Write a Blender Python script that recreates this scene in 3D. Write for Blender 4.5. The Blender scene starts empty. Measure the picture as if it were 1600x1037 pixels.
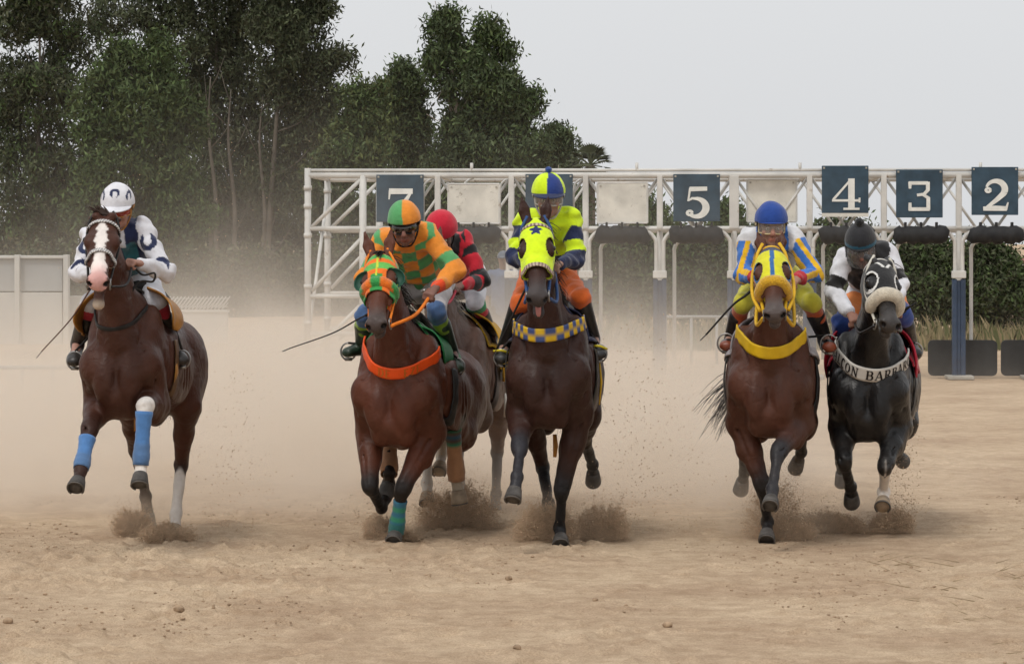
import bpy, bmesh, math, random
import numpy as np
from mathutils import Vector, Matrix
from mathutils.bvhtree import BVHTree

# ------------------------------------------------------------------ camera, sky, sun, exposure
scene = bpy.context.scene
COL = scene.collection
CAM_Z, FPX, HOR = 1.86, 5140.0, 378.0          # eye height (m), focal length and horizon row in photograph pixels
cam_data = bpy.data.cameras.new("camera")
cam_data.sensor_width = 36.0
cam_data.lens = FPX / 1600.0 * 36.0
cam_data.shift_y = (HOR - 518.5) / 1600.0
cam_data.clip_start, cam_data.clip_end = 0.5, 3000.0
cam = bpy.data.objects.new("camera", cam_data)
cam.location = (0, 0, CAM_Z)
cam.rotation_euler = (math.radians(90), 0, 0)
COL.objects.link(cam)
scene.camera = cam

SUN_EL, SUN_AZ = math.radians(58), math.radians(-150)   # azimuth of the sun, seen from above, from +Y towards +X
world = bpy.data.worlds.new("World")
scene.world = world
world.use_nodes = True
wn, wl = world.node_tree.nodes, world.node_tree.links
wn.clear()
w_out = wn.new("ShaderNodeOutputWorld")
w_bg = wn.new("ShaderNodeBackground")
w_sky = wn.new("ShaderNodeTexSky")
w_sky.sky_type = 'NISHITA'
w_sky.sun_disc = False
w_sky.sun_elevation = SUN_EL
w_sky.sun_rotation = SUN_AZ
w_sky.dust_density = 6.0
w_sky.air_density = 1.0
w_sky.ozone_density = 1.0
w_hsv = wn.new("ShaderNodeHueSaturation")
w_hsv.inputs["Saturation"].default_value = 0.07
w_mix = wn.new("ShaderNodeMix")
w_mix.data_type = 'RGBA'
w_mix.inputs[0].default_value = 0.72                      # closed cloud cover over the clear sky
w_mix.inputs[7].default_value = (8.6, 8.75, 8.95, 1)
wl.new(w_sky.outputs[0], w_hsv.inputs["Color"])
wl.new(w_hsv.outputs[0], w_mix.inputs[6])
wl.new(w_mix.outputs[2], w_bg.inputs[0])
w_bg.inputs[1].default_value = 0.11
wl.new(w_bg.outputs[0], w_out.inputs[0])

sun_data = bpy.data.lights.new("sun", 'SUN')
sun_data.energy = 1.3
sun_data.angle = math.radians(14)
sun_data.color = (1.0, 0.955, 0.89)
sun = bpy.data.objects.new("sun", sun_data)
sd = Vector((math.sin(SUN_AZ) * math.cos(SUN_EL), math.cos(SUN_AZ) * math.cos(SUN_EL), math.sin(SUN_EL)))
sun.rotation_euler = sd.to_track_quat('Z', 'Y').to_euler()
sun.location = (0, 0, 40)
COL.objects.link(sun)

scene.view_settings.view_transform = 'Standard'
scene.view_settings.look = 'None'
scene.view_settings.gamma = 1.0
scene.view_settings.exposure = 0.0
scene.view_settings.use_curve_mapping = False
scene.render.engine = 'CYCLES'
cy = scene.cycles
cy.use_denoising = True
cy.use_adaptive_sampling = True
cy.adaptive_threshold = 0.02
cy.max_bounces = 6
cy.diffuse_bounces = 3
cy.glossy_bounces = 2
cy.transmission_bounces = 4
cy.volume_bounces = 3
cy.transparent_max_bounces = 12
cy.volume_step_rate = 1.0
cy.volume_max_steps = 128

# ------------------------------------------------------------------ helpers
def P(px, py, Y):
    """the point in the place that lies Y metres away along the sight line of a pixel of the photograph"""
    return np.array([(px - 800.0) / FPX * Y, Y, CAM_Z - (py - HOR) / FPX * Y])

def nrm(v):
    v = np.asarray(v, float)
    return v / (np.linalg.norm(v) + 1e-12)

def empty(name, loc, label=None, cat=None, group=None, kind=None):
    o = bpy.data.objects.new(name, None)
    o.location = Vector(loc)
    o.empty_display_size = 0.2
    COL.objects.link(o)
    return tag(o, label, cat, group, kind)

def tag(o, label=None, cat=None, group=None, kind=None):
    if label: o["label"] = label
    if cat: o["category"] = cat
    if group: o["group"] = group
    if kind: o["kind"] = kind
    return o

def root_of(o):
    t = Vector((0, 0, 0))
    while o is not None:
        t = t + o.location
        o = o.parent
    return t

def mesh_obj(name, V, F, mat=None, parent=None, smooth=True, col=None, kind=None, mats=None, mi=None):
    """one mesh object from world-space vertices and faces (N x 4 or N x 3 array, or a list)"""
    V = np.asarray(V, np.float32).reshape(-1, 3)
    off = np.array(root_of(parent), np.float32) if parent is not None else np.zeros(3, np.float32)
    me = bpy.data.meshes.new(name)
    if isinstance(F, np.ndarray) and F.ndim == 2:
        n, k = F.shape
        me.vertices.add(len(V)); me.vertices.foreach_set("co", (V - off).ravel())
        me.loops.add(n * k); me.loops.foreach_set("vertex_index", F.astype(np.int32).ravel())
        me.polygons.add(n)
        me.polygons.foreach_set("loop_start", np.arange(0, n * k, k, dtype=np.int32))
        if smooth: me.polygons.foreach_set("use_smooth", np.ones(n, bool))
        if mi is not None: me.polygons.foreach_set("material_index", np.asarray(mi, np.int32))
        me.update(calc_edges=True)
    else:
        me.from_pydata([tuple(v) for v in (V - off)], [], [tuple(f) for f in F])
        if smooth: me.polygons.foreach_set("use_smooth", np.ones(len(me.polygons), bool))
        if mi is not None: me.polygons.foreach_set("material_index", np.asarray(mi, np.int32))
        me.update()
    if col is not None:
        a = me.color_attributes.new("Col", 'FLOAT_COLOR', 'POINT')
        c = np.ones((len(V), 4), np.float32); c[:, :3] = col
        a.data.foreach_set("color", c.ravel())
    for m in (mats or ([mat] if mat else [])): me.materials.append(m)
    o = bpy.data.objects.new(name, me)
    COL.objects.link(o)
    if parent is not None: o.parent = parent
    if kind: o["kind"] = kind
    return o

class Geo:
    """collects simple solids that become ONE mesh"""
    def __init__(s): s.V, s.F = [], []
    def add(s, V, F):
        b = len(s.V)
        s.V += [tuple(map(float, v)) for v in V]
        s.F += [tuple(int(i) + b for i in f) for f in F]
        return s
    def box(s, c, size, ax=None, bevel=0.0):
        ax = np.eye(3) if ax is None else np.asarray(ax, float)
        h = np.asarray(size, float) / 2
        if bevel <= 0:
            V = [np.asarray(c) + ax[0] * x * h[0] + ax[1] * y * h[1] + ax[2] * z * h[2] for x in (-1, 1) for y in (-1, 1) for z in (-1, 1)]
            return s.add(V, [(0, 1, 3, 2), (4, 6, 7, 5), (0, 4, 5, 1), (2, 3, 7, 6), (0, 2, 6, 4), (1, 5, 7, 3)])
        bm = bmesh.new(); bmesh.ops.create_cube(bm, size=2)
        for v in bm.verts: v.co = Vector((v.co.x * h[0], v.co.y * h[1], v.co.z * h[2]))
        bmesh.ops.bevel(bm, geom=bm.edges[:], offset=bevel, segments=2, profile=0.5, affect='EDGES')
        bm.verts.index_update()
        V = [np.asarray(c) + ax[0] * v.co.x + ax[1] * v.co.y + ax[2] * v.co.z for v in bm.verts]
        s.add(V, [[v.index for v in f.verts] for f in bm.faces]); bm.free()
        return s
    def tube(s, pts, r, n=8, caps=True, flat=1.0, up=None):
        pts = [np.asarray(p, float) for p in pts]
        rs = list(r) if hasattr(r, '__len__') else [r] * len(pts)
        V, F = [], []
        ref = np.array([0, 0, 1.0]) if up is None else np.asarray(up, float)
        prev = None
        for i, p in enumerate(pts):
            t = nrm(pts[min(i + 1, len(pts) - 1)] - pts[max(i - 1, 0)])
            if prev is None:
                a = np.cross(t, ref)
                if np.linalg.norm(a) < 1e-3: a = np.cross(t, np.array([1.0, 0, 0]))
            else:
                a = prev - t * np.dot(prev, t)
            a = nrm(a); b = np.cross(t, a); prev = a
            for k in range(n):
                q = 2 * math.pi * k / n
                V.append(p + a * math.cos(q) * rs[i] * flat + b * math.sin(q) * rs[i])
        for i in range(len(pts) - 1):
            for k in range(n):
                F.append((i * n + k, i * n + (k + 1) % n, (i + 1) * n + (k + 1) % n, (i + 1) * n + k))
        if caps:
            F.append(tuple(reversed(range(n))))
            F.append(tuple((len(pts) - 1) * n + k for k in range(n)))
        return s.add(V, F)
    def ribbon(s, L, R, th, nrmv):
        """thick strip between two polylines"""
        n = len(L); nv = np.asarray(nrmv, float) if np.ndim(nrmv) == 1 else nrmv
        V = []
        for i in range(n):
            k = nv if np.ndim(nv) == 1 else nv[i]
            V += [L[i], R[i], R[i] + k * th, L[i] + k * th]
        F = []
        for i in range(n - 1):
            a, b = i * 4, i * 4 + 4
            for j in range(4): F.append((a + j, a + (j + 1) % 4, b + (j + 1) % 4, b + j))
        F += [(3, 2, 1, 0), tuple((n - 1) * 4 + j for j in range(4))]
        return s.add(V, F)
    def build(s, name, mat, parent=None, smooth=False, kind=None):
        return mesh_obj(name, s.V, s.F, mat, parent, smooth, kind=kind)

def curve_pts(pts, n):
    """Catmull-Rom through the points"""
    p = [np.asarray(q, float) for q in pts]
    p = [2 * p[0] - p[1]] + p + [2 * p[-1] - p[-2]]
    out = []
    for i in range(1, len(p) - 2):
        for k in range(n):
            t = k / n
            out.append(0.5 * ((2 * p[i]) + (p[i + 1] - p[i - 1]) * t + (2 * p[i - 1] - 5 * p[i] + 4 * p[i + 1] - p[i + 2]) * t * t + (3 * p[i] - p[i - 1] - 3 * p[i + 1] + p[i + 2]) * t ** 3))
    out.append(p[-2])
    return out

# ------------------------------------------------------------------ materials
def base_mat(name, rough=0.6, spec=0.4):
    m = bpy.data.materials.new(name); m.use_nodes = True
    nt = m.node_tree
    b = nt.nodes["Principled BSDF"]
    b.inputs["Roughness"].default_value = rough
    b.inputs["Specular IOR Level"].default_value = spec
    return m, nt, b

def mat(name, color, rough=0.6, spec=0.4, var=0.15, scale=8.0, bump=0.0, bscale=40.0, metal=0.0, attr=False, sheen=0.0, stain=None, coat=0.0):
    """procedural material: base colour (or the vertex colour) with soft noise variation, optional stains and bump"""
    m, nt, b = base_mat(name, rough, spec)
    N, L = nt.nodes, nt.links
    b.inputs["Metallic"].default_value = metal
    if sheen: b.inputs["Sheen Weight"].default_value = sheen
    if coat: b.inputs["Coat Weight"].default_value = coat
    tc = N.new("ShaderNodeTexCoord")
    no = N.new("ShaderNodeTexNoise"); no.inputs["Scale"].default_value = scale; no.inputs["Detail"].default_value = 5
    L.new(tc.outputs["Object"], no.inputs["Vector"])
    mr = N.new("ShaderNodeMapRange")
    mr.inputs["From Min"].default_value = 0.3; mr.inputs["From Max"].default_value = 0.7
    mr.inputs["To Min"].default_value = 1 - var; mr.inputs["To Max"].default_value = 1 + var
    L.new(no.outputs["Fac"], mr.inputs["Value"])
    mul = N.new("ShaderNodeMix"); mul.data_type = 'RGBA'; mul.blend_type = 'MULTIPLY'
    mul.inputs[0].default_value = 1.0
    if attr:
        at = N.new("ShaderNodeAttribute"); at.attribute_name = "Col"
        L.new(at.outputs["Color"], mul.inputs[6])
    else:
        mul.inputs[6].default_value = (*color, 1)
    L.new(mr.outputs[0], mul.inputs[7])
    out = mul.outputs[2]
    if stain:
        n2 = N.new("ShaderNodeTexNoise"); n2.inputs["Scale"].default_value = stain[1]; n2.inputs["Detail"].default_value = 8; n2.inputs["Roughness"].default_value = 0.7
        L.new(tc.outputs["Object"], n2.inputs["Vector"])
        r2 = N.new("ShaderNodeMapRange"); r2.inputs["From Min"].default_value = stain[2]; r2.inputs["From Max"].default_value = stain[2] + 0.12
        L.new(n2.outputs["Fac"], r2.inputs["Value"])
        mx = N.new("ShaderNodeMix"); mx.data_type = 'RGBA'
        L.new(r2.outputs[0], mx.inputs[0]); L.new(out, mx.inputs[6]); mx.inputs[7].default_value = (*stain[0], 1)
        out = mx.outputs[2]
    L.new(out, b.inputs["Base Color"])
    if bump:
        n3 = N.new("ShaderNodeTexNoise"); n3.inputs["Scale"].default_value = bscale; n3.inputs["Detail"].default_value = 4
        L.new(tc.outputs["Object"], n3.inputs["Vector"])
        bp = N.new("ShaderNodeBump"); bp.inputs["Strength"].default_value = bump; bp.inputs["Distance"].default_value = 0.01
        L.new(n3.outputs["Fac"], bp.inputs["Height"]); L.new(bp.outputs[0], b.inputs["Normal"])
    return m

# ------------------------------------------------------------------ signed distance bodies and their surface (one continuous mesh)
class Sdf:
    def __init__(s): s.pr = []; s.noise = None
    def _add(s, lo, hi, f, k, op): s.pr.append((np.asarray(lo, float), np.asarray(hi, float), f, k, op)); return s
    def cap(s, a, b, ra, rb, k=0.03, op='+'):
        a, b = np.asarray(a, float), np.asarray(b, float)
        ba = b - a; l2 = float(ba @ ba) + 1e-12
        def f(x, y, z):
            px, py, pz = x - a[0], y - a[1], z - a[2]
            t = np.clip((px * ba[0] + py * ba[1] + pz * ba[2]) / l2, 0, 1)
            return np.sqrt((px - t * ba[0]) ** 2 + (py - t * ba[1]) ** 2 + (pz - t * ba[2]) ** 2) - (ra + (rb - ra) * t)
        r = max(ra, rb)
        return s._add(np.minimum(a, b) - r, np.maximum(a, b) + r, f, k, op)
    def ecap(s, a, b, side, r0, r1, k=0.03, op='+'):
        """tapered limb of elliptical section; side = direction of the first radius; r0/r1 = (side, other) at a and b"""
        a, b = np.asarray(a, float), np.asarray(b, float)
        ba = b - a; Ln = np.linalg.norm(ba); ax = ba / (Ln + 1e-12)
        sd = np.asarray(side, float); sd = nrm(sd - ax * (sd @ ax)); up = np.cross(ax, sd)
        def f(x, y, z):
            px, py, pz = x - a[0], y - a[1], z - a[2]
            t = px * ax[0] + py * ax[1] + pz * ax[2]
            u = np.clip(t / Ln, 0, 1)
            o = t - u * Ln
            q = px * sd[0] + py * sd[1] + pz * sd[2]
            w = px * up[0] + py * up[1] + pz * up[2]
            rs = r0[0] + (r1[0] - r0[0]) * u; ru = r0[1] + (r1[1] - r0[1]) * u
            ro = np.minimum(rs, ru)
            k0 = np.sqrt((q / rs) ** 2 + (w / ru) ** 2 + (o / ro) ** 2)
            k1 = np.sqrt((q / rs ** 2) ** 2 + (w / ru ** 2) ** 2 + (o / ro ** 2) ** 2)
            return k0 * (k0 - 1) / (k1 + 1e-9)
        r = max(*r0, *r1)
        return s._add(np.minimum(a, b) - r, np.maximum(a, b) + r, f, k, op)
    def ell(s, c, r, ax=None, k=0.03, op='+'):
        c = np.asarray(c, float); A = np.eye(3) if ax is None else np.asarray(ax, float)
        def f(x, y, z):
            px, py, pz = x - c[0], y - c[1], z - c[2]
            q = [(px * A[i][0] + py * A[i][1] + pz * A[i][2]) for i in range(3)]
            k0 = np.sqrt(sum((q[i] / r[i]) ** 2 for i in range(3)))
            k1 = np.sqrt(sum((q[i] / r[i] ** 2) ** 2 for i in range(3)))
            return k0 * (k0 - 1) / (k1 + 1e-9)
        e = np.sqrt(sum((np.abs(A[i]) * r[i]) ** 2 for i in range(3)))
        return s._add(c - e, c + e, f, k, op)
    def mesh(s, h, level=0.0, lo=None, hi=None):
        if lo is None: lo = np.min([p[0] for p in s.pr if p[4] == '+'], axis=0) - 3 * h - level
        if hi is None: hi = np.max([p[1] for p in s.pr if p[4] == '+'], axis=0) + 3 * h + level
        lo, hi = np.asarray(lo, float), np.asarray(hi, float)
        n = np.ceil((hi - lo) / h).astype(int) + 1
        D = np.full(n, 0.3, np.float32)
        ax = [(lo[i] + h * np.arange(n[i])).astype(np.float32) for i in range(3)]
        for (a, b, f, k, op) in s.pr:
            m = k + level + 2.5 * h
            i0 = np.maximum(np.floor((a - m - lo) / h).astype(int), 0); i1 = np.minimum(np.ceil((b + m - lo) / h).astype(int) + 1, n)
            if np.any(i1 <= i0): continue
            sl = tuple(slice(i0[i], i1[i]) for i in range(3))
            x = ax[0][sl[0]][:, None, None]; y = ax[1][sl[1]][None, :, None]; z = ax[2][sl[2]][None, None, :]
            d = f(x, y, z).astype(np.float32); c = D[sl]
            if op == '+':
                D[sl] = np.minimum(c, d) - (np.maximum(k - np.abs(c - d), 0) ** 2) / (4 * k)
            else:
                e = -d
                D[sl] = np.maximum(c, e) + (np.maximum(k - np.abs(c - e), 0) ** 2) / (4 * k)
        if s.noise is not None:
            D += s.noise(ax[0][:, None, None], ax[1][None, :, None], ax[2][None, None, :]).astype(np.float32)
        D -= level
        return surface_nets(D, lo, h)

def surface_nets(D, lo, h):
    S = D < 0
    nx, ny, nz = D.shape
    cnt = np.zeros((nx - 1, ny - 1, nz - 1), np.int8)
    for a in (0, 1):
        for b in (0, 1):
            for c in (0, 1): cnt += S[a:nx - 1 + a, b:ny - 1 + b, c:nz - 1 + c]
    act = np.nonzero((cnt > 0) & (cnt < 8))
    N = len(act[0])
    idx = np.full(cnt.shape, -1, np.int32); idx[act] = np.arange(N)
    corners = [(a, b, c) for a in (0, 1) for b in (0, 1) for c in (0, 1)]
    vals = {c: D[act[0] + c[0], act[1] + c[1], act[2] + c[2]] for c in corners}
    pos = np.zeros((N, 3), np.float32); num = np.zeros(N, np.float32)
    for c in corners:
        for ax in range(3):
            if c[ax]: continue
            d = list(c); d[ax] = 1; d = tuple(d)
            va, vb = vals[c], vals[d]
            cr = (va < 0) != (vb < 0)
            t = np.where(cr, va / np.where(cr, va - vb, 1), 0)
            for q in range(3):
                pos[:, q] += np.where(cr, c[q] + (t if q == ax else 0), 0)
            num += cr
    pos /= num[:, None]
    V = (np.stack(act, 1) + pos) * h + lo
    F = []
    def quads(ax):
        sl0 = [slice(1, -1)] * 3; sl1 = [slice(1, -1)] * 3
        sl0[ax] = slice(0, -1); sl1[ax] = slice(1, None)
        a, b = S[tuple(sl0)], S[tuple(sl1)]
        for flip in (False, True):
            m = np.nonzero((a & ~b) if not flip else (~a & b))
            i = [m[q] + (0 if q == ax else 1) for q in range(3)]
            u, v = (ax + 1) % 3, (ax + 2) % 3
            def cell(du, dv):
                j = [x.copy() for x in i]; j[u] = j[u] - du; j[v] = j[v] - dv
                return idx[j[0], j[1], j[2]]
            q = np.stack([cell(1, 1), cell(0, 1), cell(0, 0), cell(1, 0)], 1)
            F.append(q[:, ::-1] if flip else q)
    for ax in range(3): quads(ax)
    F = np.concatenate(F)
    F = F[(F >= 0).all(1)]
    return V.astype(np.float32), F

def relax(V, F, it=1, lam=0.5):
    """light smoothing of a quad mesh"""
    for _ in range(it):
        acc = np.zeros_like(V); n = np.zeros(len(V), np.float32)
        for a, b in ((0, 1), (1, 2), (2, 3), (3, 0)):
            np.add.at(acc, F[:, a], V[F[:, b]]); np.add.at(acc, F[:, b], V[F[:, a]])
            np.add.at(n, F[:, a], 1); np.add.at(n, F[:, b], 1)
        V = V + lam * (acc / np.maximum(n, 1)[:, None] - V)
    return V

def cut_mesh(V, F, keep=None, planes=()):
    """keep part of a mesh: cut clean with half-spaces (point, normal: the side the normal points to stays), then by a test on face centres"""
    bm = bmesh.new()
    vs = [bm.verts.new(v) for v in V.tolist()]
    for f in F.tolist():
        try: bm.faces.new([vs[i] for i in f])
        except ValueError: pass
    for p, n in planes:
        bmesh.ops.bisect_plane(bm, geom=bm.verts[:] + bm.edges[:] + bm.faces[:], plane_co=Vector(p), plane_no=Vector(n), clear_inner=True)
    if keep is not None:
        bm.faces.ensure_lookup_table()
        cs = np.array([f.calc_center_median()[:] for f in bm.faces]).reshape(-1, 3)
        k = keep(cs)
        bmesh.ops.delete(bm, geom=[f for f, q in zip(bm.faces[:], k) if not q], context='FACES')
    bm.verts.index_update()
    V2 = np.array([v.co[:] for v in bm.verts]).reshape(-1, 3)
    F2 = [[v.index for v in f.verts] for f in bm.faces]
    bm.free()
    return V2, F2

def prefilter(V, F, keepv):
    """drop the faces far from the wanted region before the costly cut"""
    k = keepv(V)
    F = F[k[F].all(1)]
    u = np.unique(F); m = np.full(len(V), -1); m[u] = np.arange(len(u))
    return V[u], m[F]

def shell(name, V, F, th, m, parent, col=None, smooth=True):
    """cloth or strap of real thickness from an open sheet"""
    o = mesh_obj(name, V, F, m, parent, smooth, col=col)
    s = o.modifiers.new("thickness", 'SOLIDIFY'); s.thickness = th; s.offset = 0.0
    return o

def seg_t(V, a, b):
    a, b = np.asarray(a), np.asarray(b)
    ba = b - a; t = np.clip(((V - a) @ ba) / (ba @ ba + 1e-12), 0, 1)
    return t, np.linalg.norm(V - a - t[:, None] * ba, axis=1)

def mixc(a, b, t):
    t = np.clip(t, 0, 1)[:, None]
    return a * (1 - t) + np.asarray(b) * t

def sstep(a, b, x):
    t = np.clip((x - a) / (b - a), 0, 1)
    return t * t * (3 - 2 * t)
# ------------------------------------------------------------------ ground
def vnoise(x, y, seed=0):
    xi, yi = np.floor(x).astype(np.int64), np.floor(y).astype(np.int64)
    fx, fy = x - xi, y - yi
    fx = fx * fx * (3 - 2 * fx); fy = fy * fy * (3 - 2 * fy)
    def h(a, b):
        n = (a * 374761393 + b * 668265263 + seed * 1274126177) & 0xFFFFFFFF
        n = ((n ^ (n >> 13)) * 1274126177) & 0xFFFFFFFF
        return ((n ^ (n >> 16)) & 0xFFFF) / 65535.0
    return (h(xi, yi) * (1 - fx) + h(xi + 1, yi) * fx) * (1 - fy) + (h(xi, yi + 1) * (1 - fx) + h(xi + 1, yi + 1) * fx) * fy

def fbm(x, y, o=4, seed=0):
    s, a, t = 0, 1.0, 0
    for i in range(o):
        s = s + a * vnoise(x * 2 ** i + 17.3 * i, y * 2 ** i - 9.1 * i, seed + i); t += a; a *= 0.5
    return s / t

rng = np.random.default_rng(7)
PRINTS = [(rng.uniform(-4.5, 4.5), rng.uniform(13.2, 24), rng.uniform(0.045, 0.08), rng.uniform(0.006, 0.020)) for _ in range(380)]

def ground_h(x, y):
    near = np.clip((40 - y) / 15, 0, 1)
    h = 0.045 * (fbm(x * 0.55, y * 0.35, 3, 3) - 0.5) + 0.016 * (fbm(x * 2.2, y * 2.0, 4, 11) - 0.5) + 0.012 * (fbm(x * 9, y * 7, 3, 21) - 0.5) + 0.009 * (fbm(x * 24, y * 19, 2, 25) - 0.5)
    cl = np.clip(fbm(x * 6, y * 5, 3, 31) - 0.58, 0, 1) * 0.13               # churned lumps
    cl = cl + np.clip(fbm(x * 15, y * 13, 2, 41) - 0.60, 0, 1) * 0.11
    return (h + cl * np.clip(fbm(x * 0.8, y * 0.6, 2, 55) * 2.6 - 0.85, 0.05, 1)) * near

def ground_at(x, y):
    return float(ground_h(np.array([float(x)]), np.array([float(y)]))[0])

gx = np.concatenate([[-700, -300, -120, -60, -30, -18, -12, -8, -6], np.arange(-4.6, 4.61, 0.021), [6, 8, 12, 18, 30, 60, 120, 300, 700]])
gy = np.concatenate([[-60, -20, 0, 6, 10, 12], np.arange(12.8, 22, 0.021), 22 * (1.006 ** np.arange(0, 100)), [41, 44, 48, 54, 62, 75, 95, 130, 200, 400, 900, 2500]])
gX, gY = np.meshgrid(gx, gy)
gZ = ground_h(gX, gY)
for (hx, hy, hr, hd) in PRINTS:                                            # old hoof prints pressed into the sand
    i0, i1 = np.searchsorted(gy, [hy - 0.25, hy + 0.25]); j0, j1 = np.searchsorted(gx, [hx - 0.25, hx + 0.25])
    r = np.sqrt(((gX[i0:i1, j0:j1] - hx) / hr) ** 2 + ((gY[i0:i1, j0:j1] - hy) / (hr * 1.3)) ** 2)
    gZ[i0:i1, j0:j1] += hd * (-np.exp(-r ** 3) + 0.55 * np.exp(-((r - 1.35) / 0.3) ** 2))
n0, n1 = gX.shape
gid = np.arange(n0 * n1).reshape(n0, n1)
gF = np.stack([gid[:-1, :-1], gid[:-1, 1:], gid[1:, 1:], gid[1:, :-1]], -1).reshape(-1, 4)

def sand_material():
    m, nt, b = base_mat("sand", 0.95, 0.15)
    N, L = nt.nodes, nt.links
    tc = N.new("ShaderNodeTexCoord")
    def noise(scale, det, rough=0.6):
        n = N.new("ShaderNodeTexNoise"); n.inputs["Scale"].default_value = scale; n.inputs["Detail"].default_value = det; n.inputs["Roughness"].default_value = rough
        L.new(tc.outputs["Object"], n.inputs["Vector"]); return n
    def ramp(n, p0, c0, p1, c1):
        r = N.new("ShaderNodeValToRGB"); e = r.color_ramp.elements
        e[0].position, e[0].color = p0, (*c0, 1); e[1].position, e[1].color = p1, (*c1, 1)
        L.new(n.outputs["Fac"], r.inputs["Fac"]); return r
    def mixn(a, bb, blend='MULTIPLY', fac=1.0):
        x = N.new("ShaderNodeMix"); x.data_type = 'RGBA'; x.blend_type = blend; x.inputs[0].default_value = fac
        L.new(a, x.inputs[6]); L.new(bb, x.inputs[7]); return x.outputs[2]
    big = ramp(noise(0.7, 6), 0.35, SAND_A, 0.66, SAND_B)
    mid = ramp(noise(6, 9, 0.75), 0.32, (0.74, 0.69, 0.64), 0.64, (1.10, 1.10, 1.09))
    grain = ramp(noise(110, 4, 0.75), 0.33, (0.72, 0.69, 0.66), 0.60, (1.06, 1.06, 1.06))
    speck = ramp(noise(38, 7, 0.85), 0.31, (0.50, 0.43, 0.38), 0.41, (1, 1, 1))
    c = mixn(mixn(mixn(big.outputs[0], mid.outputs[0]), grain.outputs[0]), speck.outputs[0])
    L.new(c, b.inputs["Base Color"])
    b1 = N.new("ShaderNodeBump"); b1.inputs["Strength"].default_value = 0.8; b1.inputs["Distance"].default_value = 0.02
    L.new(noise(45, 6, 0.7).outputs["Fac"], b1.inputs["Height"]); L.new(b1.outputs[0], b.inputs["Normal"])
    return m

SAND_A, SAND_B = (0.455, 0.332, 0.228), (0.61, 0.478, 0.340)
M_SAND = sand_material()
mesh_obj("ground", np.stack([gX.ravel(), gY.ravel(), gZ.ravel()], 1), gF, M_SAND, kind="structure")

M_CLOD = mat("clod", (0.35, 0.25, 0.165), 0.95, 0.1, 0.3, 30, 0.5, 60)
ICO = bmesh.new(); bmesh.ops.create_icosphere(ICO, subdivisions=1, radius=1)
icoV = np.array([v.co[:] for v in ICO.verts]); icoF = np.array([[v.index for v in f.verts] for f in ICO.faces]); ICO.free()
ICO = bmesh.new(); bmesh.ops.create_icosphere(ICO, subdivisions=3, radius=1)
ico3V = np.array([v.co[:] for v in ICO.verts]); ico3F = np.array([[v.index for v in f.verts] for f in ICO.faces]); ICO.free()

def scatter(name, pts, sizes, m, kind="stuff", squash=0.7):
    n = len(pts)
    V = icoV[None] * (1 + 0.35 * (rng.random((n, 12, 1)) - 0.5)) * sizes[:, None, None]
    V[:, :, 0] *= rng.uniform(0.7, 1.4, (n, 1)); V[:, :, 2] *= squash
    V = V + pts[:, None, :]
    F = icoF[None] + (np.arange(n) * 12)[:, None, None]
    return mesh_obj(name, V.reshape(-1, 3), F.reshape(-1, 3), m, kind=kind, smooth=False)

n = 26000
px = rng.uniform(-4.6, 4.6, n); py_ = 13.3 + 11 * rng.random(n) ** 1.25
dens = fbm(px * 1.3, py_ * 0.8, 3, 77)
k = dens > 0.50 + 0.12 * rng.random(n)
px, py_ = px[k], py_[k]
sz = 0.0022 + 0.0085 * rng.random(len(px)) ** 5
scatter("loose_sand_crumbs", np.stack([px, py_, ground_h(px, py_) + sz * 0.3], 1), sz, M_CLOD)

def clod(px, py, w, label):
    Y = CAM_Z * FPX / (py - HOR)
    c = P(px, py, Y); r = w / 2 / FPX * Y
    c[2] = ground_at(c[0], Y) + r * 0.45
    r_ = np.random.default_rng(int(px))
    d = 1 + 0.28 * (fbm(ico3V[:, 0] * 1.6 + px, ico3V[:, 1] * 1.6 + ico3V[:, 2] * 1.9, 3, 5) - 0.5) * 2
    V = ico3V * d[:, None] * r * np.array([1, 0.9, 0.75])
    o = mesh_obj("sand_clod", V + c, ico3F, M_CLOD, smooth=True)
    tag(o, label, "clod", "clods lying on the sand")
    return o
clod(280, 963, 17, "small dark clod on the sand in front of the bald-faced brown horse")
clod(12, 974, 16, "dark clod at the left edge of the sand foreground")
clod(795, 909, 11, "small clod on the sand in front of the horse with fluorescent yellow hood")
clod(1043, 982, 15, "brown clod in the empty middle of the sand foreground, lowest on the right half")
clod(502, 857, 9, "tiny clod on the sand left of the striped foreleg sock")
clod(930, 941, 9, "small clod on the sand right of centre, below the kicked up sand")
clod(808, 1027, 13, "clod at the bottom edge of the sand near the middle")

# ------------------------------------------------------------------ starting gate
GA = math.radians(2.5)
GU = np.array([math.cos(GA), -math.sin(GA), 0]); GV = np.array([math.sin(GA), math.cos(GA), 0]); GW = np.array([0, 0, 1.0])
G0 = np.array([(1498 - 800) / FPX * 44.67, 44.67, 0.0])
def gp(px, py, v=0.0):
    """point of the gate's front plane (v metres behind it) on a sight line"""
    d = np.array([(px - 800.0) / FPX, 1.0, -(py - HOR) / FPX]); c = np.array([0, 0, CAM_Z])
    t = ((G0 + GV * v - c) @ GV) / (d @ GV)
    return c + d * t
M_WHITE = mat("gate_white_paint", (0.55, 0.54, 0.51), 0.55, 0.35, 0.16, 3, stain=((0.28, 0.21, 0.15), 6, 0.60))
M_BOARDW = mat("weathered_white_board", (0.60, 0.58, 0.52), 0.7, 0.3, 0.16, 4, stain=((0.28, 0.25, 0.20), 11, 0.60))
M_NAVY = mat("number_board_blue", (0.030, 0.058, 0.085), 0.6, 0.35, 0.25, 6, stain=((0.16, 0.2, 0.22), 14, 0.68))
M_DIGIT = mat("digit_white", (0.68, 0.68, 0.64), 0.6, 0.3, 0.1, 10, stain=((0.18, 0.2, 0.22), 16, 0.68))
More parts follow.
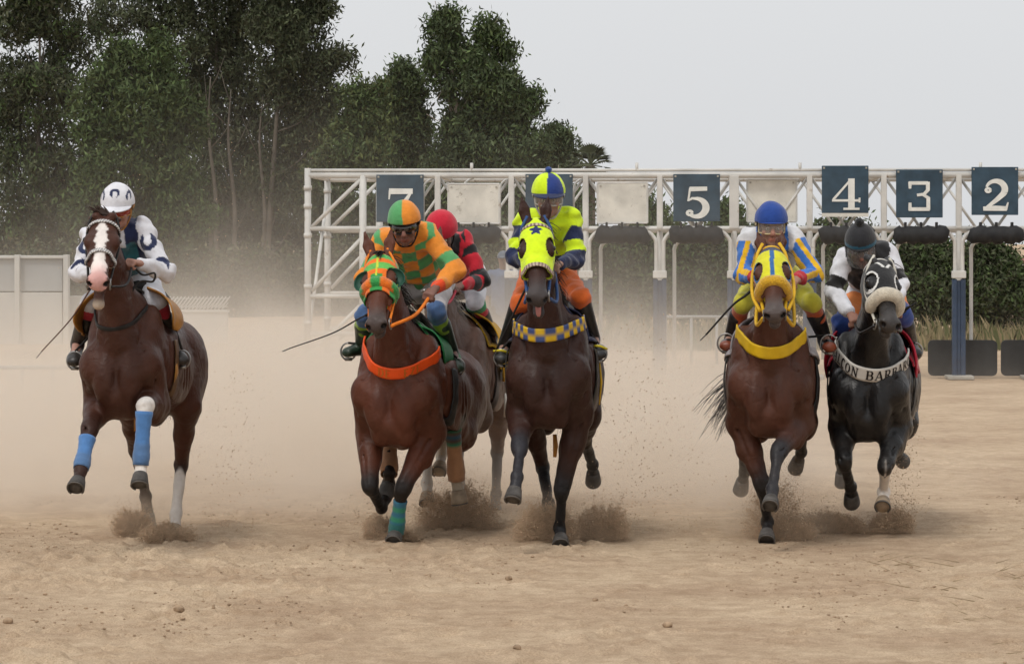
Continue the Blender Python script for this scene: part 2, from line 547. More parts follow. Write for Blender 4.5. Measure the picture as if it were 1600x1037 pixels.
M_PAD = mat("black_padding", (0.018, 0.018, 0.019), 0.75, 0.35, 0.3, 12, 0.5, 25)
M_PANEL = mat("black_rubber_panel", (0.022, 0.023, 0.024), 0.7, 0.3, 0.25, 8, stain=((0.09, 0.085, 0.08), 12, 0.66))
M_BLUE = mat("blue_post_paint", (0.030, 0.050, 0.090), 0.5, 0.4, 0.3, 6, stain=((0.16, 0.17, 0.19), 10, 0.64))
M_PLATE = mat("steel_plate", (0.34, 0.32, 0.28), 0.6, 0.4, 0.2, 8)

gate = empty("starting_gate", G0, "long white tubular starting gate with numbered stalls behind the galloping horses", "starting gate")
GD = 2.7
def pipe(name, pts, r=0.028, m=None, par=None, n=8):
    return Geo().tube(pts, r, n).build(name, m or M_WHITE, par or gate, smooth=True)
XS = [567, 684, 799, 915, 1031, 1147, 1265, 1381, 1498, 1616]
def ztop(x): return 265 + (x - 480) * (-3.0 / 1120)
L_, R_ = 481, 1640
def zrow(px, py, v): return gp(px, py)[2]                     # height read on the front plane
def gpt(px, z, v=0.0):
    q = gp(px, HOR); u = (q - G0) @ GU
    return G0 + GU * u + GV * v + GW * z
zT, zB, zM = gp(800, 266)[2], gp(800, 274)[2], gp(800, 357)[2]
pipe("rail", [gpt(L_, zT), gpt(R_, zT)], 0.022)
pipe("rail", [gpt(L_, zB), gpt(R_, zB)], 0.042)
pipe("rail", [gpt(L_, zM), gpt(R_, zM)], 0.033)
pipe("rail", [gpt(L_, zB, GD), gpt(R_, zB, GD)], 0.042)
pipe("rail", [gpt(L_, zM - 0.02, GD), gpt(R_, zM - 0.02, GD)], 0.033)
for x in [L_] + XS:
    pipe("cross_rail", [gpt(x, zB), gpt(x, zB, GD)], 0.03)
    pipe("cross_rail", [gpt(x, zM), gpt(x, zM, GD)], 0.03)
# tall end frame on the left
for v in (0, GD):
    p = pipe("post", [gpt(L_, 0.0, v), gpt(L_, zT + 0.03, v)], 0.045)
    for z in (0.75, 1.25, 1.95, 2.35, 2.6):
        Geo().tube([gpt(L_, z - 0.03, v), gpt(L_, z + 0.03, v)], 0.058, 10).build("coupler", M_WHITE, p, True)
    x2 = XS[0]
    pipe("post", [gpt(x2, 0.0, v), gpt(x2, zB, v)], 0.05)
    for py in (463, 522, 556):
        pipe("rail", [gpt(L_, gp(800, py)[2], v), gpt(x2, gp(800, py)[2], v)], 0.03)
    for (a, b) in (((486, 356), (565, 279)), ((487, 455), (566, 371)), ((500, 541), (562, 478))):
        pipe("brace", [gpt(a[0], gp(800, a[1])[2], v), gpt(b[0], gp(800, b[1])[2], v)], 0.027)
for z in (0.42, 1.1, zM):
    pipe("cross_rail", [gpt(L_, z), gpt(L_, z, GD)], 0.03)
pipe("brace", [gpt(L_, 0.5), gpt(L_, zB - 0.2, GD)], 0.024)
# stall posts: white head with two curved brackets, blue leg and base plate
for i, x in enumerate(XS[1:]):
    wide = 0.065 if x == 1147 else 0.037
    rear = gp(x, HOR, GD); rear = (rear - G0) @ GU
    for v in (0, GD):
        if v == 0:
            top = Geo().box((gpt(x, (zM + zB) / 2)), (wide * 2, 0.09, zB - zM), (GU, GV, GW), 0.008)
            top.build("post", M_WHITE, gate)
        else:
            q_ = G0 + GU * rear + GV * GD
            pipe("post", [q_, q_ + GW * zB], 0.045)
            continue
        zs = gp(800, 432)[2]
        for s in (-1, 1):
            base = gpt(x, 0, v)
            pts = curve_pts([base + GU * s * 0.05 + GW * zs, base + GU * s * 0.05 + GW * (zs + 0.42), base + GU * s * 0.07 + GW * (zM - 0.14), base + GU * s * 0.16 + GW * (zM - 0.04), base + GU * s * 0.24 + GW * (zM - 0.02)], 5)
            pipe("bracket", pts, 0.028)
        Geo().box(gpt(x, zs + 0.03, v), (0.19, 0.14, 0.10), (GU, GV, GW), 0.01).build("socket", M_WHITE, gate)
        leg = Geo()
        for s in (-1, 1):
            leg.box(gpt(x, zs / 2, v) + GU * s * 0.058, (0.066, 0.1, zs - 0.06), (GU, GV, GW), 0.012)
        leg.box(gpt(x, zs / 2, v), (0.055, 0.06, zs - 0.1), (GU, GV, GW), 0.01)
        leg.build("post_leg", M_BLUE, gate)
        if v == 0: Geo().box(gpt(x, 0.03, v - 0.1), (0.36, 0.5, 0.05), (GU, GV, GW), 0.01).build("base_plate", M_PLATE, gate)
    # door jamb pipe with a bent top, just right of every post
    b0 = gpt(x, 0, 0.35) + GU * 0.2
    pipe("jamb_pipe", curve_pts([b0 + GW * 0.25, b0 + GW * (zM - 0.45), b0 + GW * (zM - 0.28), b0 + GU * 0.05 + GW * (zM - 0.19), b0 + GU * 0.14 + GW * (zM - 0.17)], 5), 0.026)
    # braces between the top rail and the middle rail, behind the boards
    for v in (0.09, GD):
        c = gpt(x, zB - 0.03, v)
        for s in (-1, 1):
            pipe("brace", [c + GU * s * 0.02, gpt(x, zM + 0.01, v) + GU * s * 0.50], 0.02)
# end-frame diagonals in the first stalls
for x in (610, 660, 722, 780, 838, 896):
    b0 = gpt(x, zM, 0.25)
    pipe("board_bracket", curve_pts([b0 + GW * 0.02, b0 + GW * (zB - zM - 0.2), b0 + GW * (zB - zM - 0.08) + GU * 0.05, b0 + GW * (zB - zM - 0.02) + GU * 0.16], 4), 0.016)
# short stubs on the top rail
for x in (737, 1250, 1532, 995):
    pipe("stub", [gpt(x, zT - 0.02), gpt(x, zT + 0.10)], 0.022)

def digit_shape(ch):
    """outline strokes of the serif digits in a 1 x 1.5 box: list of (points, widths)"""
    def arc(cx, cy, rx, ry, a0, a1, n=16):
        return [(cx + rx * math.cos(math.radians(a0 + (a1 - a0) * i / n)), cy + ry * math.sin(math.radians(a0 + (a1 - a0) * i / n))) for i in range(n + 1)]
    if ch == '7':
        return [([(0.0, 1.38), (1.0, 1.38)], [.27, .25]), ([(0.04, 1.42), (0.0, 1.0)], [.1, .06]), ([(0.93, 1.34), (0.62, 0.8), (0.42, 0.36), (0.38, 0.0)], [.1, .22, .30, .32])]
    if ch == '2':
        return [(arc(.5, 1.05, .37, .39, 165, -20), [.1 + .16 * min(1, i / 9) for i in range(17)]), (arc(.5, 1.05, .37, .39, -20, -35, 2) + [(.55, .55), (.15, .18), (.05, .1)], [.26, .26, .25, .2, .13, .1]),
                ([(0.0, .12), (.5, .14), (.95, .12)], [.2, .25, .22]), ([(.9, .05), (1.0, .42)], [.12, .06]), (arc(.2, 1.0, .09, .09, 0, 360, 10), [.12] * 11)]
    if ch == '3':
        return [([(.02, 1.4), (.9, 1.4)], [.17, .17]), ([(.08, 1.45), (.08, 1.12)], [.16, .12]), ([(.9, 1.46), (.9, 1.05), (.72, .84), (.4, .8)], [.18, .18, .16, .14]), ([(.66, .84), (.92, .66), (.92, .06)], [.15, .18, .18]),
                ([(.98, .1), (.02, .1)], [.18, .18]), ([(.08, .05), (.08, .42)], [.16, .13])]
    if ch == '4':
        return [([(.72, 0.0), (.72, 1.5)], [.24, .24]), ([(.7, 1.45), (.05, .5)], [.08, .1]), ([(0.0, .45), (1.05, .45)], [.11, .11]), ([(1.02, .35), (1.02, .58)], [.07, .07]), ([(.42, .05), (1.02, .05)], [.1, .1])]
    if ch == '5':
        return [([(.2, 1.36), (.92, 1.38)], [.22, .2]), ([(.22, 1.42), (.14, .78)], [.09, .08]), ([(.14, .8), (.3, .92)] + arc(.45, .48, .42, .43, 95, -120, 16), [.06, .12] + [.13 + .17 * math.sin(math.pi * min(1, i / 16)) for i in range(17)]),
                (arc(.2, .22, .1, .1, 0, 360, 10), [.13] * 11)]
    return []

def board(px0, py0, px1, py1, digit=None, m=None, dig_box=None, v=-0.05, lip=False):
    c = (gp(px0, py0, v) + gp(px1, py1, v)) / 2
    w = (gp(px1, py1, v) - gp(px0, py1, v)) @ GU; h = gp(px0, py0, v)[2] - gp(px0, py1, v)[2]
    b = Geo().box(c, (w, 0.02, h), (GU, GV, GW), 0.006)
    o = b.build("number_board" if digit else "blank_board", m or (M_NAVY if digit else M_BOARDW), gate)
    for s in (-1, 1):
        Geo().box(c + GW * (h / 2 - 0.03) + GU * s * (w / 2 - 0.03) - GV * 0.016, (0.025, 0.012, 0.025), (GU, GV, GW)).build("bolt", M_PLATE, o)
    if digit:
        d0 = gp(dig_box[0], dig_box[3], v); dw = (gp(dig_box[2], dig_box[3], v) - d0) @ GU; dh = gp(dig_box[0], dig_box[1], v)[2] - d0[2]
        g = Geo()
        for q, (pts, ws) in enumerate(digit_shape(digit)):
            pts = [np.array(p, float) for p in pts]
            Lp, Rp = [], []
            for i, p in enumerate(pts):
                t = pts[min(i + 1, len(pts) - 1)] - pts[max(i - 1, 0)]; t = t / (np.linalg.norm(t) + 1e-9); nn = np.array([-t[1], t[0]])
                for lst, s in ((Lp, 1), (Rp, -1)):
                    e = p + nn * s * ws[i] / 2
                    lst.append(d0 + GU * e[0] * dw + GW * e[1] / 1.5 * dh - GV * (0.012 + 0.0012 * q))
            g.ribbon(Lp, Rp, 0.006, -GV)
        g.build("digit", M_DIGIT, o)
    else:
        e = Geo()
        for (a, b2) in ((( -1, -1), (1, -1)), ((1, -1), (1, 1)), ((1, 1), (-1, 1)), ((-1, 1), (-1, -1))):
            e.tube([c + GU * a[0] * (w / 2 + .012) + GW * a[1] * (h / 2 + .012), c + GU * b2[0] * (w / 2 + .012) + GW * b2[1] * (h / 2 + .012)], 0.016, 6)
        e.build("board_frame", M_WHITE, o)
    if lip: Geo().box(c - GW * (h / 2 + 0.025), (w, 0.03, 0.05), (GU, GV, GW)).build("lip", M_BOARDW, o)
    return o
board(588, 273, 662, 347, '7', dig_box=(608, 295, 645, 345))
board(702, 289, 779, 348)
board(821, 272, 895, 346, '6', dig_box=(838, 292, 876, 340))
board(935, 287, 1010, 347)
board(1052, 272, 1125, 346, '5', dig_box=(1070, 291, 1108, 340))
board(1169, 282, 1243, 345, v=0.1)
board(1284, 259, 1357, 333, '4', dig_box=(1300, 279, 1342, 328), lip=True)
board(1400, 265, 1473, 340, '3', dig_box=(1419, 283, 1453, 330))
board(1518, 261, 1591, 336, '2', dig_box=(1536, 281, 1575, 330))
# black rolled pads over the stall doors
for i in range(1, len(XS) - 1):
    xa, xb = XS[i] + 15, XS[i + 1] - 17
    y0, y1 = 362, 382
    zc = gp(800, 367)[2]
    pts = [gpt(xa + (xb - xa) * q / 14, zc + 0.012 * math.sin(q * 2.1 + i), -0.06) for q in range(15)]
    rr = [0.075] + [0.118 + 0.012 * math.sin(q * 1.7 + i * 2) for q in range(13)] + [0.075]
    pd = Geo().tube(pts, rr, 12).build("stall_pad", M_PAD, gate, True)
    for q in (3, 7, 11):
        Geo().box(gpt(xa + (xb - xa) * q / 14, zM + 0.0, -0.05), (0.03, 0.14, 0.17), (GU, GV, GW), 0.008).build("pad_strap", M_PAD, pd)
# black rubber kick panels, right-hand stalls
for (xa, xb) in ((1335, 1392), (1450, 1558), (1564, 1675)):
    c = (gp(xa, 531, 0.3) + gp(xb, 587, 0.3)) / 2
    w = (gp(xb, 587, 0.3) - gp(xa, 587, 0.3)) @ GU; h = gp(xa, 531, 0.3)[2] - gp(xa, 587, 0.3)[2]
    bm = bmesh.new(); bmesh.ops.create_cube(bm, size=1)
    for vv in bm.verts: vv.co = Vector((vv.co.x * w, vv.co.y * 0.06, vv.co.z * h))
    bmesh.ops.bevel(bm, geom=[e for e in bm.edges if abs(e.verts[0].co.y - e.verts[1].co.y) > 0.01], offset=0.07, segments=4, profile=0.5, affect='EDGES')
    bm.verts.index_update()
    mesh_obj("kick_panel", [c + GU * q.co.x + GV * q.co.y + GW * q.co.z for q in bm.verts], [[q.index for q in f.verts] for f in bm.faces], M_PANEL, gate, False)
    bm.free()

# ------------------------------------------------------------------ wall, razor wire and rail on the left
WY = 60.0
M_WALL = mat("whitewashed_wall", (0.48, 0.475, 0.45), 0.8, 0.2, 0.12, 1.2, stain=((0.34, 0.32, 0.28), 1.6, 0.6))
M_SHEET = mat("grey_sheet", (0.33, 0.34, 0.34), 0.6, 0.3, 0.1, 2, stain=((0.28, 0.27, 0.25), 3, 0.6))
M_WIRE = mat("galvanised_wire", (0.5, 0.5, 0.49), 0.45, 0.5, 0.1, 5, metal=0.4)
wall = empty("boundary_wall", P(60, 520, WY) * np.array([1, 1, 0]), "pale boundary wall with grey sheet upper half at the left edge", "wall")
def wbox(name, x0, y0, x1, y1, d, m, par, dy=0.0, bev=0.01):
    a, b = P(x0, y0, WY + dy), P(x1, y1, WY + dy)
    Geo().box(((a + b) / 2), (abs(b[0] - a[0]), d, abs(a[2] - b[2])), None, bev).build(name, m, par)
zb = HOR + CAM_Z * FPX / WY
for (a, b) in ((-160, -64), (-62, 27), (29, 98)):
    wbox("sheet", a, 404, b, 455, 0.06, M_SHEET, wall)
    wbox("wall_panel", a, 457, b, zb + 1, 0.16, M_WALL, wall)
for x in (-63, 28, 104):
    wbox("post", x - 4, 398, x + 4, zb + 1, 0.24, M_WALL, wall, -0.06)
wbox("coping", -160, 399, 100, 404, 0.2, M_WALL, wall, 0.0)
wbox("wall_panel", 110, 462, 205, zb + 1, 0.16, M_WALL, wall, 0.3)
low = empty("low_wall", P(280, 520, WY) * np.array([1, 1, 0]), "low pale wall topped with coiled razor wire behind the bald-faced horse", "wall")
for (a, b) in ((207, 280), (282, 356)):
    wbox("wall_panel", a, 488, b, zb + 1, 0.2, M_WALL, low, 0.3)
wbox("coping", 205, 484, 358, 488, 0.26, M_WALL, low, 0.3)
coil = empty("razor_wire", P(280, 484, WY + .3), "long coil of razor wire lying on top of the low pale wall", "razor wire")
g = Geo(); pts = []
a, b = P(205, 473, WY + .3), P(356, 473, WY + .3)
T = 26
for i in range(T * 12 + 1):
    t = i / (T * 12); q = 2 * math.pi * i / 12
    pts.append(a + (b - a) * t + np.array([0.09 * math.sin(q), 0.11 * math.cos(q), 0.115 * math.sin(q)]))
g.tube(pts, 0.009, 4); g.build("wire_coil", M_WIRE, coil, True)
Geo().tube([a + [0, 0, .08], b + [0, 0, .08]], 0.007, 4).build("strand", M_WIRE, coil, True)
Geo().tube([a - [0, 0, .07], b - [0, 0, .07]], 0.007, 4).build("strand", M_WIRE, coil, True)

def rail_fence(px0, px1, pyt, Y, step, label, name="rail_fence"):
    e = empty(name, [P((px0 + px1) / 2, 0, Y)[0], Y, 0], label, "fence")
    zt = P(0, pyt, Y)[2]
    x0, x1 = P(px0, 0, Y)[0], P(px1, 0, Y)[0]
    Geo().tube([(x0, Y, zt), (x1, Y, zt)], 0.024, 8).build("rail", M_SHEET, e, True)
    k = int((x1 - x0) / step)
    for i in range(k + 1):
        x = x0 + (x1 - x0) * i / k
        Geo().tube([(x, Y, -0.02), (x, Y, zt)], 0.022, 8).build("post", M_SHEET, e, True)
rail_fence(-60, 130, 574, 40.0, 0.34, "white rail fence half lost in the dust at the left edge")
rail_fence(1040, 1160, 495, 50.0, 0.3, "white rail fence seen through the stall left of the blue capped jockey")

# ------------------------------------------------------------------ trees, palm, hedge, dry grass
def leaf_mat(name, c0, c1, rough=0.6):
    m, nt, b = base_mat(name, 0.85, 0.08)
    N, L = nt.nodes, nt.links
    at = N.new("ShaderNodeAttribute"); at.attribute_name = "Col"
    L.new(at.outputs["Color"], b.inputs["Base Color"])
    return m
M_LEAF = leaf_mat("leaves", None, None)
M_BARK = mat("pale_bark", (0.26, 0.22, 0.18), 0.9, 0.1, 0.3, 3, 0.5, 12)
M_BARKM = mat("grey_bark", (0.115, 0.10, 0.082), 0.9, 0.1, 0.3, 3, 0.5, 12)
M_BARKD = mat("dark_bark", (0.10, 0.08, 0.065), 0.9, 0.1, 0.3, 3, 0.5, 12)

def leaves(name, blobs, n, col, parent, size=(0.30, 0.10), droop=0.6, seed=1, cluster=0.42, colv=0.35, per=16, kind=None):
    """blobs: (centre, radii) pairs in metres; n leaves in sprays spread through and over them"""
    r = np.random.default_rng(seed)
    vol = np.array([np.prod(b[1]) ** (2 / 3) for b in blobs]); pr = vol / vol.sum()
    nc = n // per
    bi = r.choice(len(blobs), nc, p=pr)
    C = np.array([b[0] for b in blobs])[bi]; R = np.array([b[1] for b in blobs])[bi]
    d = r.normal(size=(nc, 3)); d /= np.linalg.norm(d, axis=1)[:, None]
    rad = np.where(r.random(nc) < 0.62, r.uniform(0.70, 1.10, nc), r.random(nc) ** 0.5)
    lump = 0.66 + 0.64 * fbm(d[:, 0] * 2.5 + bi * 3.1 + 40, d[:, 2] * 2.5 + d[:, 1] * 1.7 + 40, 2, seed)
    cc = C + d * R * (rad * lump)[:, None]
    ctone = 1 + colv * (r.random(nc) - 0.5) * 1.6
    ci = np.repeat(np.arange(nc), per)
    N_ = len(ci)
    cen = cc[ci] + r.normal(size=(N_, 3)) * cluster * np.array([0.6, 0.6, 0.55])
    a = r.normal(size=(N_, 3)); a[:, 2] -= droop * 1.6; a /= np.linalg.norm(a, axis=1)[:, None]
    b = np.cross(a, r.normal(size=(N_, 3))); b /= np.linalg.norm(b, axis=1)[:, None]
    s = r.uniform(0.7, 1.3, N_)[:, None]
    a = a * size[0] * s / 2; b = b * size[1] * s / 2
    V = np.stack([cen - a, cen + b, cen + a, cen - b], 1).reshape(-1, 3)
    F = np.arange(N_ * 4).reshape(-1, 4)
    base = np.asarray(col)[r.integers(0, len(col), nc)][ci] * ctone[ci][:, None] * r.uniform(0.8, 1.2, N_)[:, None]
    colv_ = np.repeat(base, 4, 0)
    return mesh_obj(name, V, F, M_LEAF, parent, False, col=colv_, kind=kind)

GREEN_D = [(0.052, 0.064, 0.034), (0.066, 0.078, 0.042), (0.076, 0.082, 0.050)]  # leaf colour lifted and greyed to stand in for distance haze
GREEN_M = [(0.062, 0.092, 0.034), (0.078, 0.104, 0.042), (0.056, 0.078, 0.034)]
GREEN_L = [(0.085, 0.105, 0.040), (0.10, 0.115, 0.045), (0.075, 0.095, 0.042)]
GREEN_G = [(0.072, 0.096, 0.048), (0.088, 0.112, 0.058), (0.062, 0.084, 0.042)]

def tree(Y, trunk_px, blobs_px, n, col, label, bark=None, seed=1, trunk_r=0.22, leaf=(0.21, 0.068), droop=0.6, name="tree", twigs=True, cluster=0.30, group=None, airy=0.86):
    r = np.random.default_rng(seed)
    base = P(trunk_px, 0, Y); base[2] = 0
    t = empty(name, base, label, "tree", group)
    m = FPX / Y
    blobs = []
    for (x, y, rx, ry) in blobs_px:
        c = P(x, y, Y + r.uniform(-0.35, 0.35) * rx / m * 2.0)
        blobs.append((c, np.array([airy * rx / m, airy * 0.85 * rx / m, airy * ry / m])))
    top = max(blobs, key=lambda b: b[0][2])[0]
    g = Geo()
    bend = np.array([r.uniform(-.4, .4), r.uniform(-.4, .4), 0])
    trunk = curve_pts([base - [0, 0, .1], base * 0.7 + top * 0.3 + bend, base * 0.35 + top * 0.65 - bend * .6, top], 5)
    g.tube(trunk, [trunk_r * (1.15 - 1.0 * i / (len(trunk) - 1)) for i in range(len(trunk))], 8)
    g.build("trunk", bark or M_BARK, t, True)
    for (c, R) in blobs:
        if twigs:
            lo = min(range(len(trunk)), key=lambda i: abs(trunk[i][2] - max(c[2] - 1.2 - R[2] * 0.8, 1.0)))
            s = trunk[lo]; rr = max(0.03, trunk_r * 0.35 * (1.1 - lo / len(trunk)))
            mid = s * 0.5 + c * 0.5 + np.array([0, 0, -0.25])
            lg = Geo(); lg.tube(curve_pts([s, mid, c], 4), [rr * (1 - 0.08 * i) for i in range(9)], 6)
            for q in range(5):
                e = c + r.normal(size=3) * R * 0.62
                lg.tube([c * 0.7 + mid * 0.3, (c + e) / 2 + [0, 0, .1], e], [rr * .4, rr * .25, 0.012], 5)
            lg.build("limb", bark or M_BARK, t, True)
    # loose sprays standing off the crown
    for (c, R) in list(blobs):
        for q in range(3):
            d = r.normal(size=3); d /= np.linalg.norm(d)
            blobs.append((c + d * R * r.uniform(.95, 1.35), R * r.uniform(.22, .40)))
    leaves("crown", blobs, int(n * 1.9), col, t, leaf, droop, seed, cluster, 0.55, 26)
    return t

# tall eucalyptus stand on the left
tree(112, 60, [(20, 40, 45, 40), (75, 20, 55, 42), (110, 75, 45, 45), (25, 130, 50, 52), (80, 150, 55, 60), (20, 230, 55, 60), (95, 240, 55, 60), (40, 320, 60, 55), (100, 330, 55, 55), (60, -30, 70, 40)], 21000, GREEN_D + GREEN_M[:1],
     "lacy tall eucalyptus at the far left with sky showing through its crown", seed=3, trunk_r=0.12, bark=M_BARKM, group=None)
tree(104, 175, [(190, 115, 50, 45), (240, 95, 48, 40), (160, 190, 55, 55), (225, 180, 60, 60), (180, 270, 60, 60), (250, 270, 55, 60), (265, 325, 50, 45), (290, 340, 45, 45), (145, 330, 55, 50), (215, 345, 60, 50), (285, 190, 40, 60)], 24000, GREEN_M,
     "bright green bushy tree standing in front of the dark eucalypts on the left", seed=5, trunk_r=0.12, bark=M_BARKM)
tree(118, 340, [(185, 25, 55, 40), (260, 15, 55, 48), (325, 30, 60, 60), (390, 15, 60, 50), (300, 110, 60, 60), (370, 120, 60, 65), (330, 205, 62, 60), (395, 215, 55, 60), (345, 285, 60, 55), (410, 290, 50, 55), (330, -50, 100, 40)], 26000, GREEN_D,
     "tallest dark eucalyptus with pale bare lower trunk, left of the gate", seed=8, trunk_r=0.13, bark=M_BARKM)
tree(115, 411, [(440, 40, 48, 55), (488, 25, 30, 50), (450, 130, 50, 60), (500, 105, 22, 40), (535, 95, 20, 20), (470, 205, 48, 55), (512, 150, 20, 24), (505, 205, 20, 40), (440, 280, 50, 55), (475, 315, 42, 48), (450, -40, 70, 40)], 23000, GREEN_D,
     "dark eucalyptus with ragged right edge against the pale sky", seed=11, trunk_r=0.12, bark=M_BARKM)
tree(122, 20, [(15, 420 - 30, 60, 60), (70, 385, 55, 50), (130, 390, 60, 60), (190, 405, 55, 55)], 10000, GREEN_D, "dark understorey tree rising behind the boundary wall", seed=13, trunk_r=0.15)
tree(121, 270, [(260, 390, 60, 60), (320, 395, 60, 60), (385, 390, 55, 65), (445, 395, 55, 60), (300, 335, 50, 40), (355, 335, 50, 45), (400, 345, 45, 45)], 17000, GREEN_D, "dark understorey tree below the tallest eucalyptus", seed=14, trunk_r=0.15)
for i, (x, yt, yb, lab) in enumerate(((335, 120, 505, "pale bare eucalyptus trunk, left of three behind the low wall"), (362, 140, 505, "pale bare eucalyptus trunk, middle of three behind the low wall"), (407, 150, 505, "pale bare eucalyptus trunk nearest the gate"))):
    Y = 113 + i
    b0 = P(x, 0, Y); b0[2] = 0
    tt = empty("bare_tree", b0, lab, "tree", "bare trunks behind the low wall")
    tp = P(x - 6 + i * 5, yt, Y)
    pts = curve_pts([b0, b0 * .6 + tp * .4 + [.12, 0, 0], b0 * .25 + tp * .75 - [.1, 0, 0], tp], 4)
    Geo().tube(pts, [0.085 * (1 - q / len(pts)) + 0.012 for q in range(len(pts))], 8).build("trunk", M_BARKM, tt, True)
    for q in range(5):
        s = pts[3 + q * 2]; e = s + np.array([rng.uniform(-1.2, 1.2), rng.uniform(-.4, .4), rng.uniform(.7, 1.6)])
        Geo().tube([s, (s + e) / 2 + [0, 0, -.1], e], [0.022, .015, .006], 6).build("branch", M_BARKM, tt, True)

# middle trees
tree(108, 560, [(560, 160, 32, 32), (578, 200, 30, 35), (545, 215, 32, 35), (570, 255, 40, 40), (525, 270, 36, 42), (590, 150, 16, 22)], 9500, GREEN_L + GREEN_M, "light yellowish green tree behind the left end of the gate", seed=21, trunk_r=0.13)
tree(112, 632, [(630, 118, 20, 22), (612, 145, 18, 24), (648, 140, 18, 24), (628, 180, 30, 32), (652, 200, 22, 30), (605, 225, 32, 36), (650, 255, 40, 30)], 10500, GREEN_M + GREEN_G, "medium green tree with a pointed crown above number 7", seed=22, trunk_r=0.14)
tree(110, 742, [(690, 50, 25, 32), (712, 85, 26, 34), (678, 100, 17, 30), (698, 138, 18, 26), (765, 55, 22, 28), (785, 82, 18, 18), (745, 110, 30, 36), (785, 145, 34, 38), (740, 180, 42, 44), (795, 195, 38, 40), (832, 158, 14, 18), (712, 215, 30, 40), (815, 240, 36, 32), (760, 250, 46, 38), (715, 262, 44, 34), (700, 28, 14, 14)], 24000, GREEN_M + GREEN_G,
     "big two-lobed eucalyptus standing alone behind the middle of the gate", seed=23, trunk_r=0.2)
tree(116, 875, [(866, 212, 16, 16), (880, 228, 13, 16), (860, 248, 22, 24), (884, 254, 14, 16)], 3600, GREEN_G, "small tree between the big two-lobed eucalyptus and the palm", seed=24, trunk_r=0.1)
for i, (bl, lab) in enumerate((([(520, 330, 45, 40), (575, 340, 45, 45), (545, 390, 60, 45), (610, 395, 50, 50)], "dark bush behind the left end frame of the gate"),
                               ([(660, 325, 45, 40), (720, 330, 45, 45), (690, 390, 60, 50), (760, 385, 50, 50)], "dark bush behind the blank board next to number 7"),
                               ([(800, 320, 45, 40), (860, 325, 45, 45), (890, 335, 40, 40), (840, 395, 60, 50), (900, 400, 45, 45)], "dark bush behind the navy board above the yellow jockey"))):
    tree(100 + i, bl[1][0], bl, 7000, GREEN_D + GREEN_M, lab, seed=30 + i, trunk_r=0.1, name="bush")
tree(88, 1012, [(1008, 325, 12, 18), (1022, 345, 16, 20), (1005, 360, 20, 16), (1030, 372, 24, 18)], 2600, GREEN_M, "small tree seen above the blank board left of number 5", seed=40, trunk_r=0.06, leaf=(.2, .07), name="bush")
tree(88, 1135, [(1140, 335, 12, 16), (1132, 352, 18, 18), (1150, 365, 22, 18)], 2200, GREEN_M, "small bush showing right of number 5", seed=41, trunk_r=0.06, leaf=(.2, .07), name="bush")
# hedge seen through and under the gate
for i, (bl, lab) in enumerate((
    ([(930, 405, 40, 30), (975, 400, 40, 34), (1010, 410, 35, 32), (955, 450, 50, 45), (1005, 455, 45, 45)], "hedge bush seen through the stall right of the yellow jockey"),
    ([(1055, 395, 45, 30), (1110, 402, 45, 32), (1075, 450, 50, 50), (1125, 455, 45, 45)], "hedge bush seen through the stall under number 5"),
    ([(1175, 400, 45, 35), (1235, 400, 45, 35), (1200, 455, 55, 50), (1260, 450, 45, 50)], "hedge bush behind the blue and yellow jockey"),
    ([(1290, 395, 40, 35), (1345, 392, 45, 38), (1310, 455, 55, 50), (1370, 455, 45, 50)], "hedge bush behind the black and white jockey"),
    ([(1425, 405, 38, 28), (1470, 408, 36, 28), (1440, 455, 50, 48), (1490, 460, 45, 45)], "dark hedge bush between the black hooded horse and the rightmost gate post"),
    ([(1535, 398, 30, 24), (1562, 408, 24, 18), (1520, 440, 36, 40), (1575, 445, 45, 34), (1545, 480, 50, 36), (1610, 465, 40, 36)], "hedge bush at the right edge of the photo, beyond the last black kick panel"))):
    tree(66 + i * 0.7, bl[1][0], bl, 11000, GREEN_D + GREEN_M[:2], lab, seed=50 + i, trunk_r=0.07, leaf=(.12, .05), droop=0.25, name="hedge_bush", cluster=0.26, airy=(.80, .98, .72, .9, .78, .86)[i])

for i, (x0, x1, lab) in enumerate(((-40, 110, "low scrub at the far left behind the boundary wall"), (120, 250, "low scrub behind the jockey in white with horseshoes"), (260, 385, "low scrub above the right half of the low pale wall"),
                                 (395, 520, "low scrub between the low wall and the gate's left end frame"), (530, 680, "low scrub showing through the gate under number 7"), (690, 830, "low scrub showing through the gate beside the attendant"), (840, 935, "low scrub showing through the gate right of the yellow jockey"))):
    w_ = (x1 - x0) / 4
    tree(80 + i * 0.8, (x0 + x1) / 2, [(x0 + w_ * q, 452 + 9 * ((q * 7 + i) % 3 - 1), w_ * .85, 42) for q in range(5)] + [(x0 + w_ * (q + .5), 425 + 8 * ((q + i) % 2), w_ * .7, 32) for q in range(4)], 8000, GREEN_D + GREEN_M[:1] + [(0.10, 0.095, 0.055)], lab, bark=M_BARKM, seed=70 + i, trunk_r=0.05, name="bush", leaf=(.15, .055), droop=.2, airy=.95)

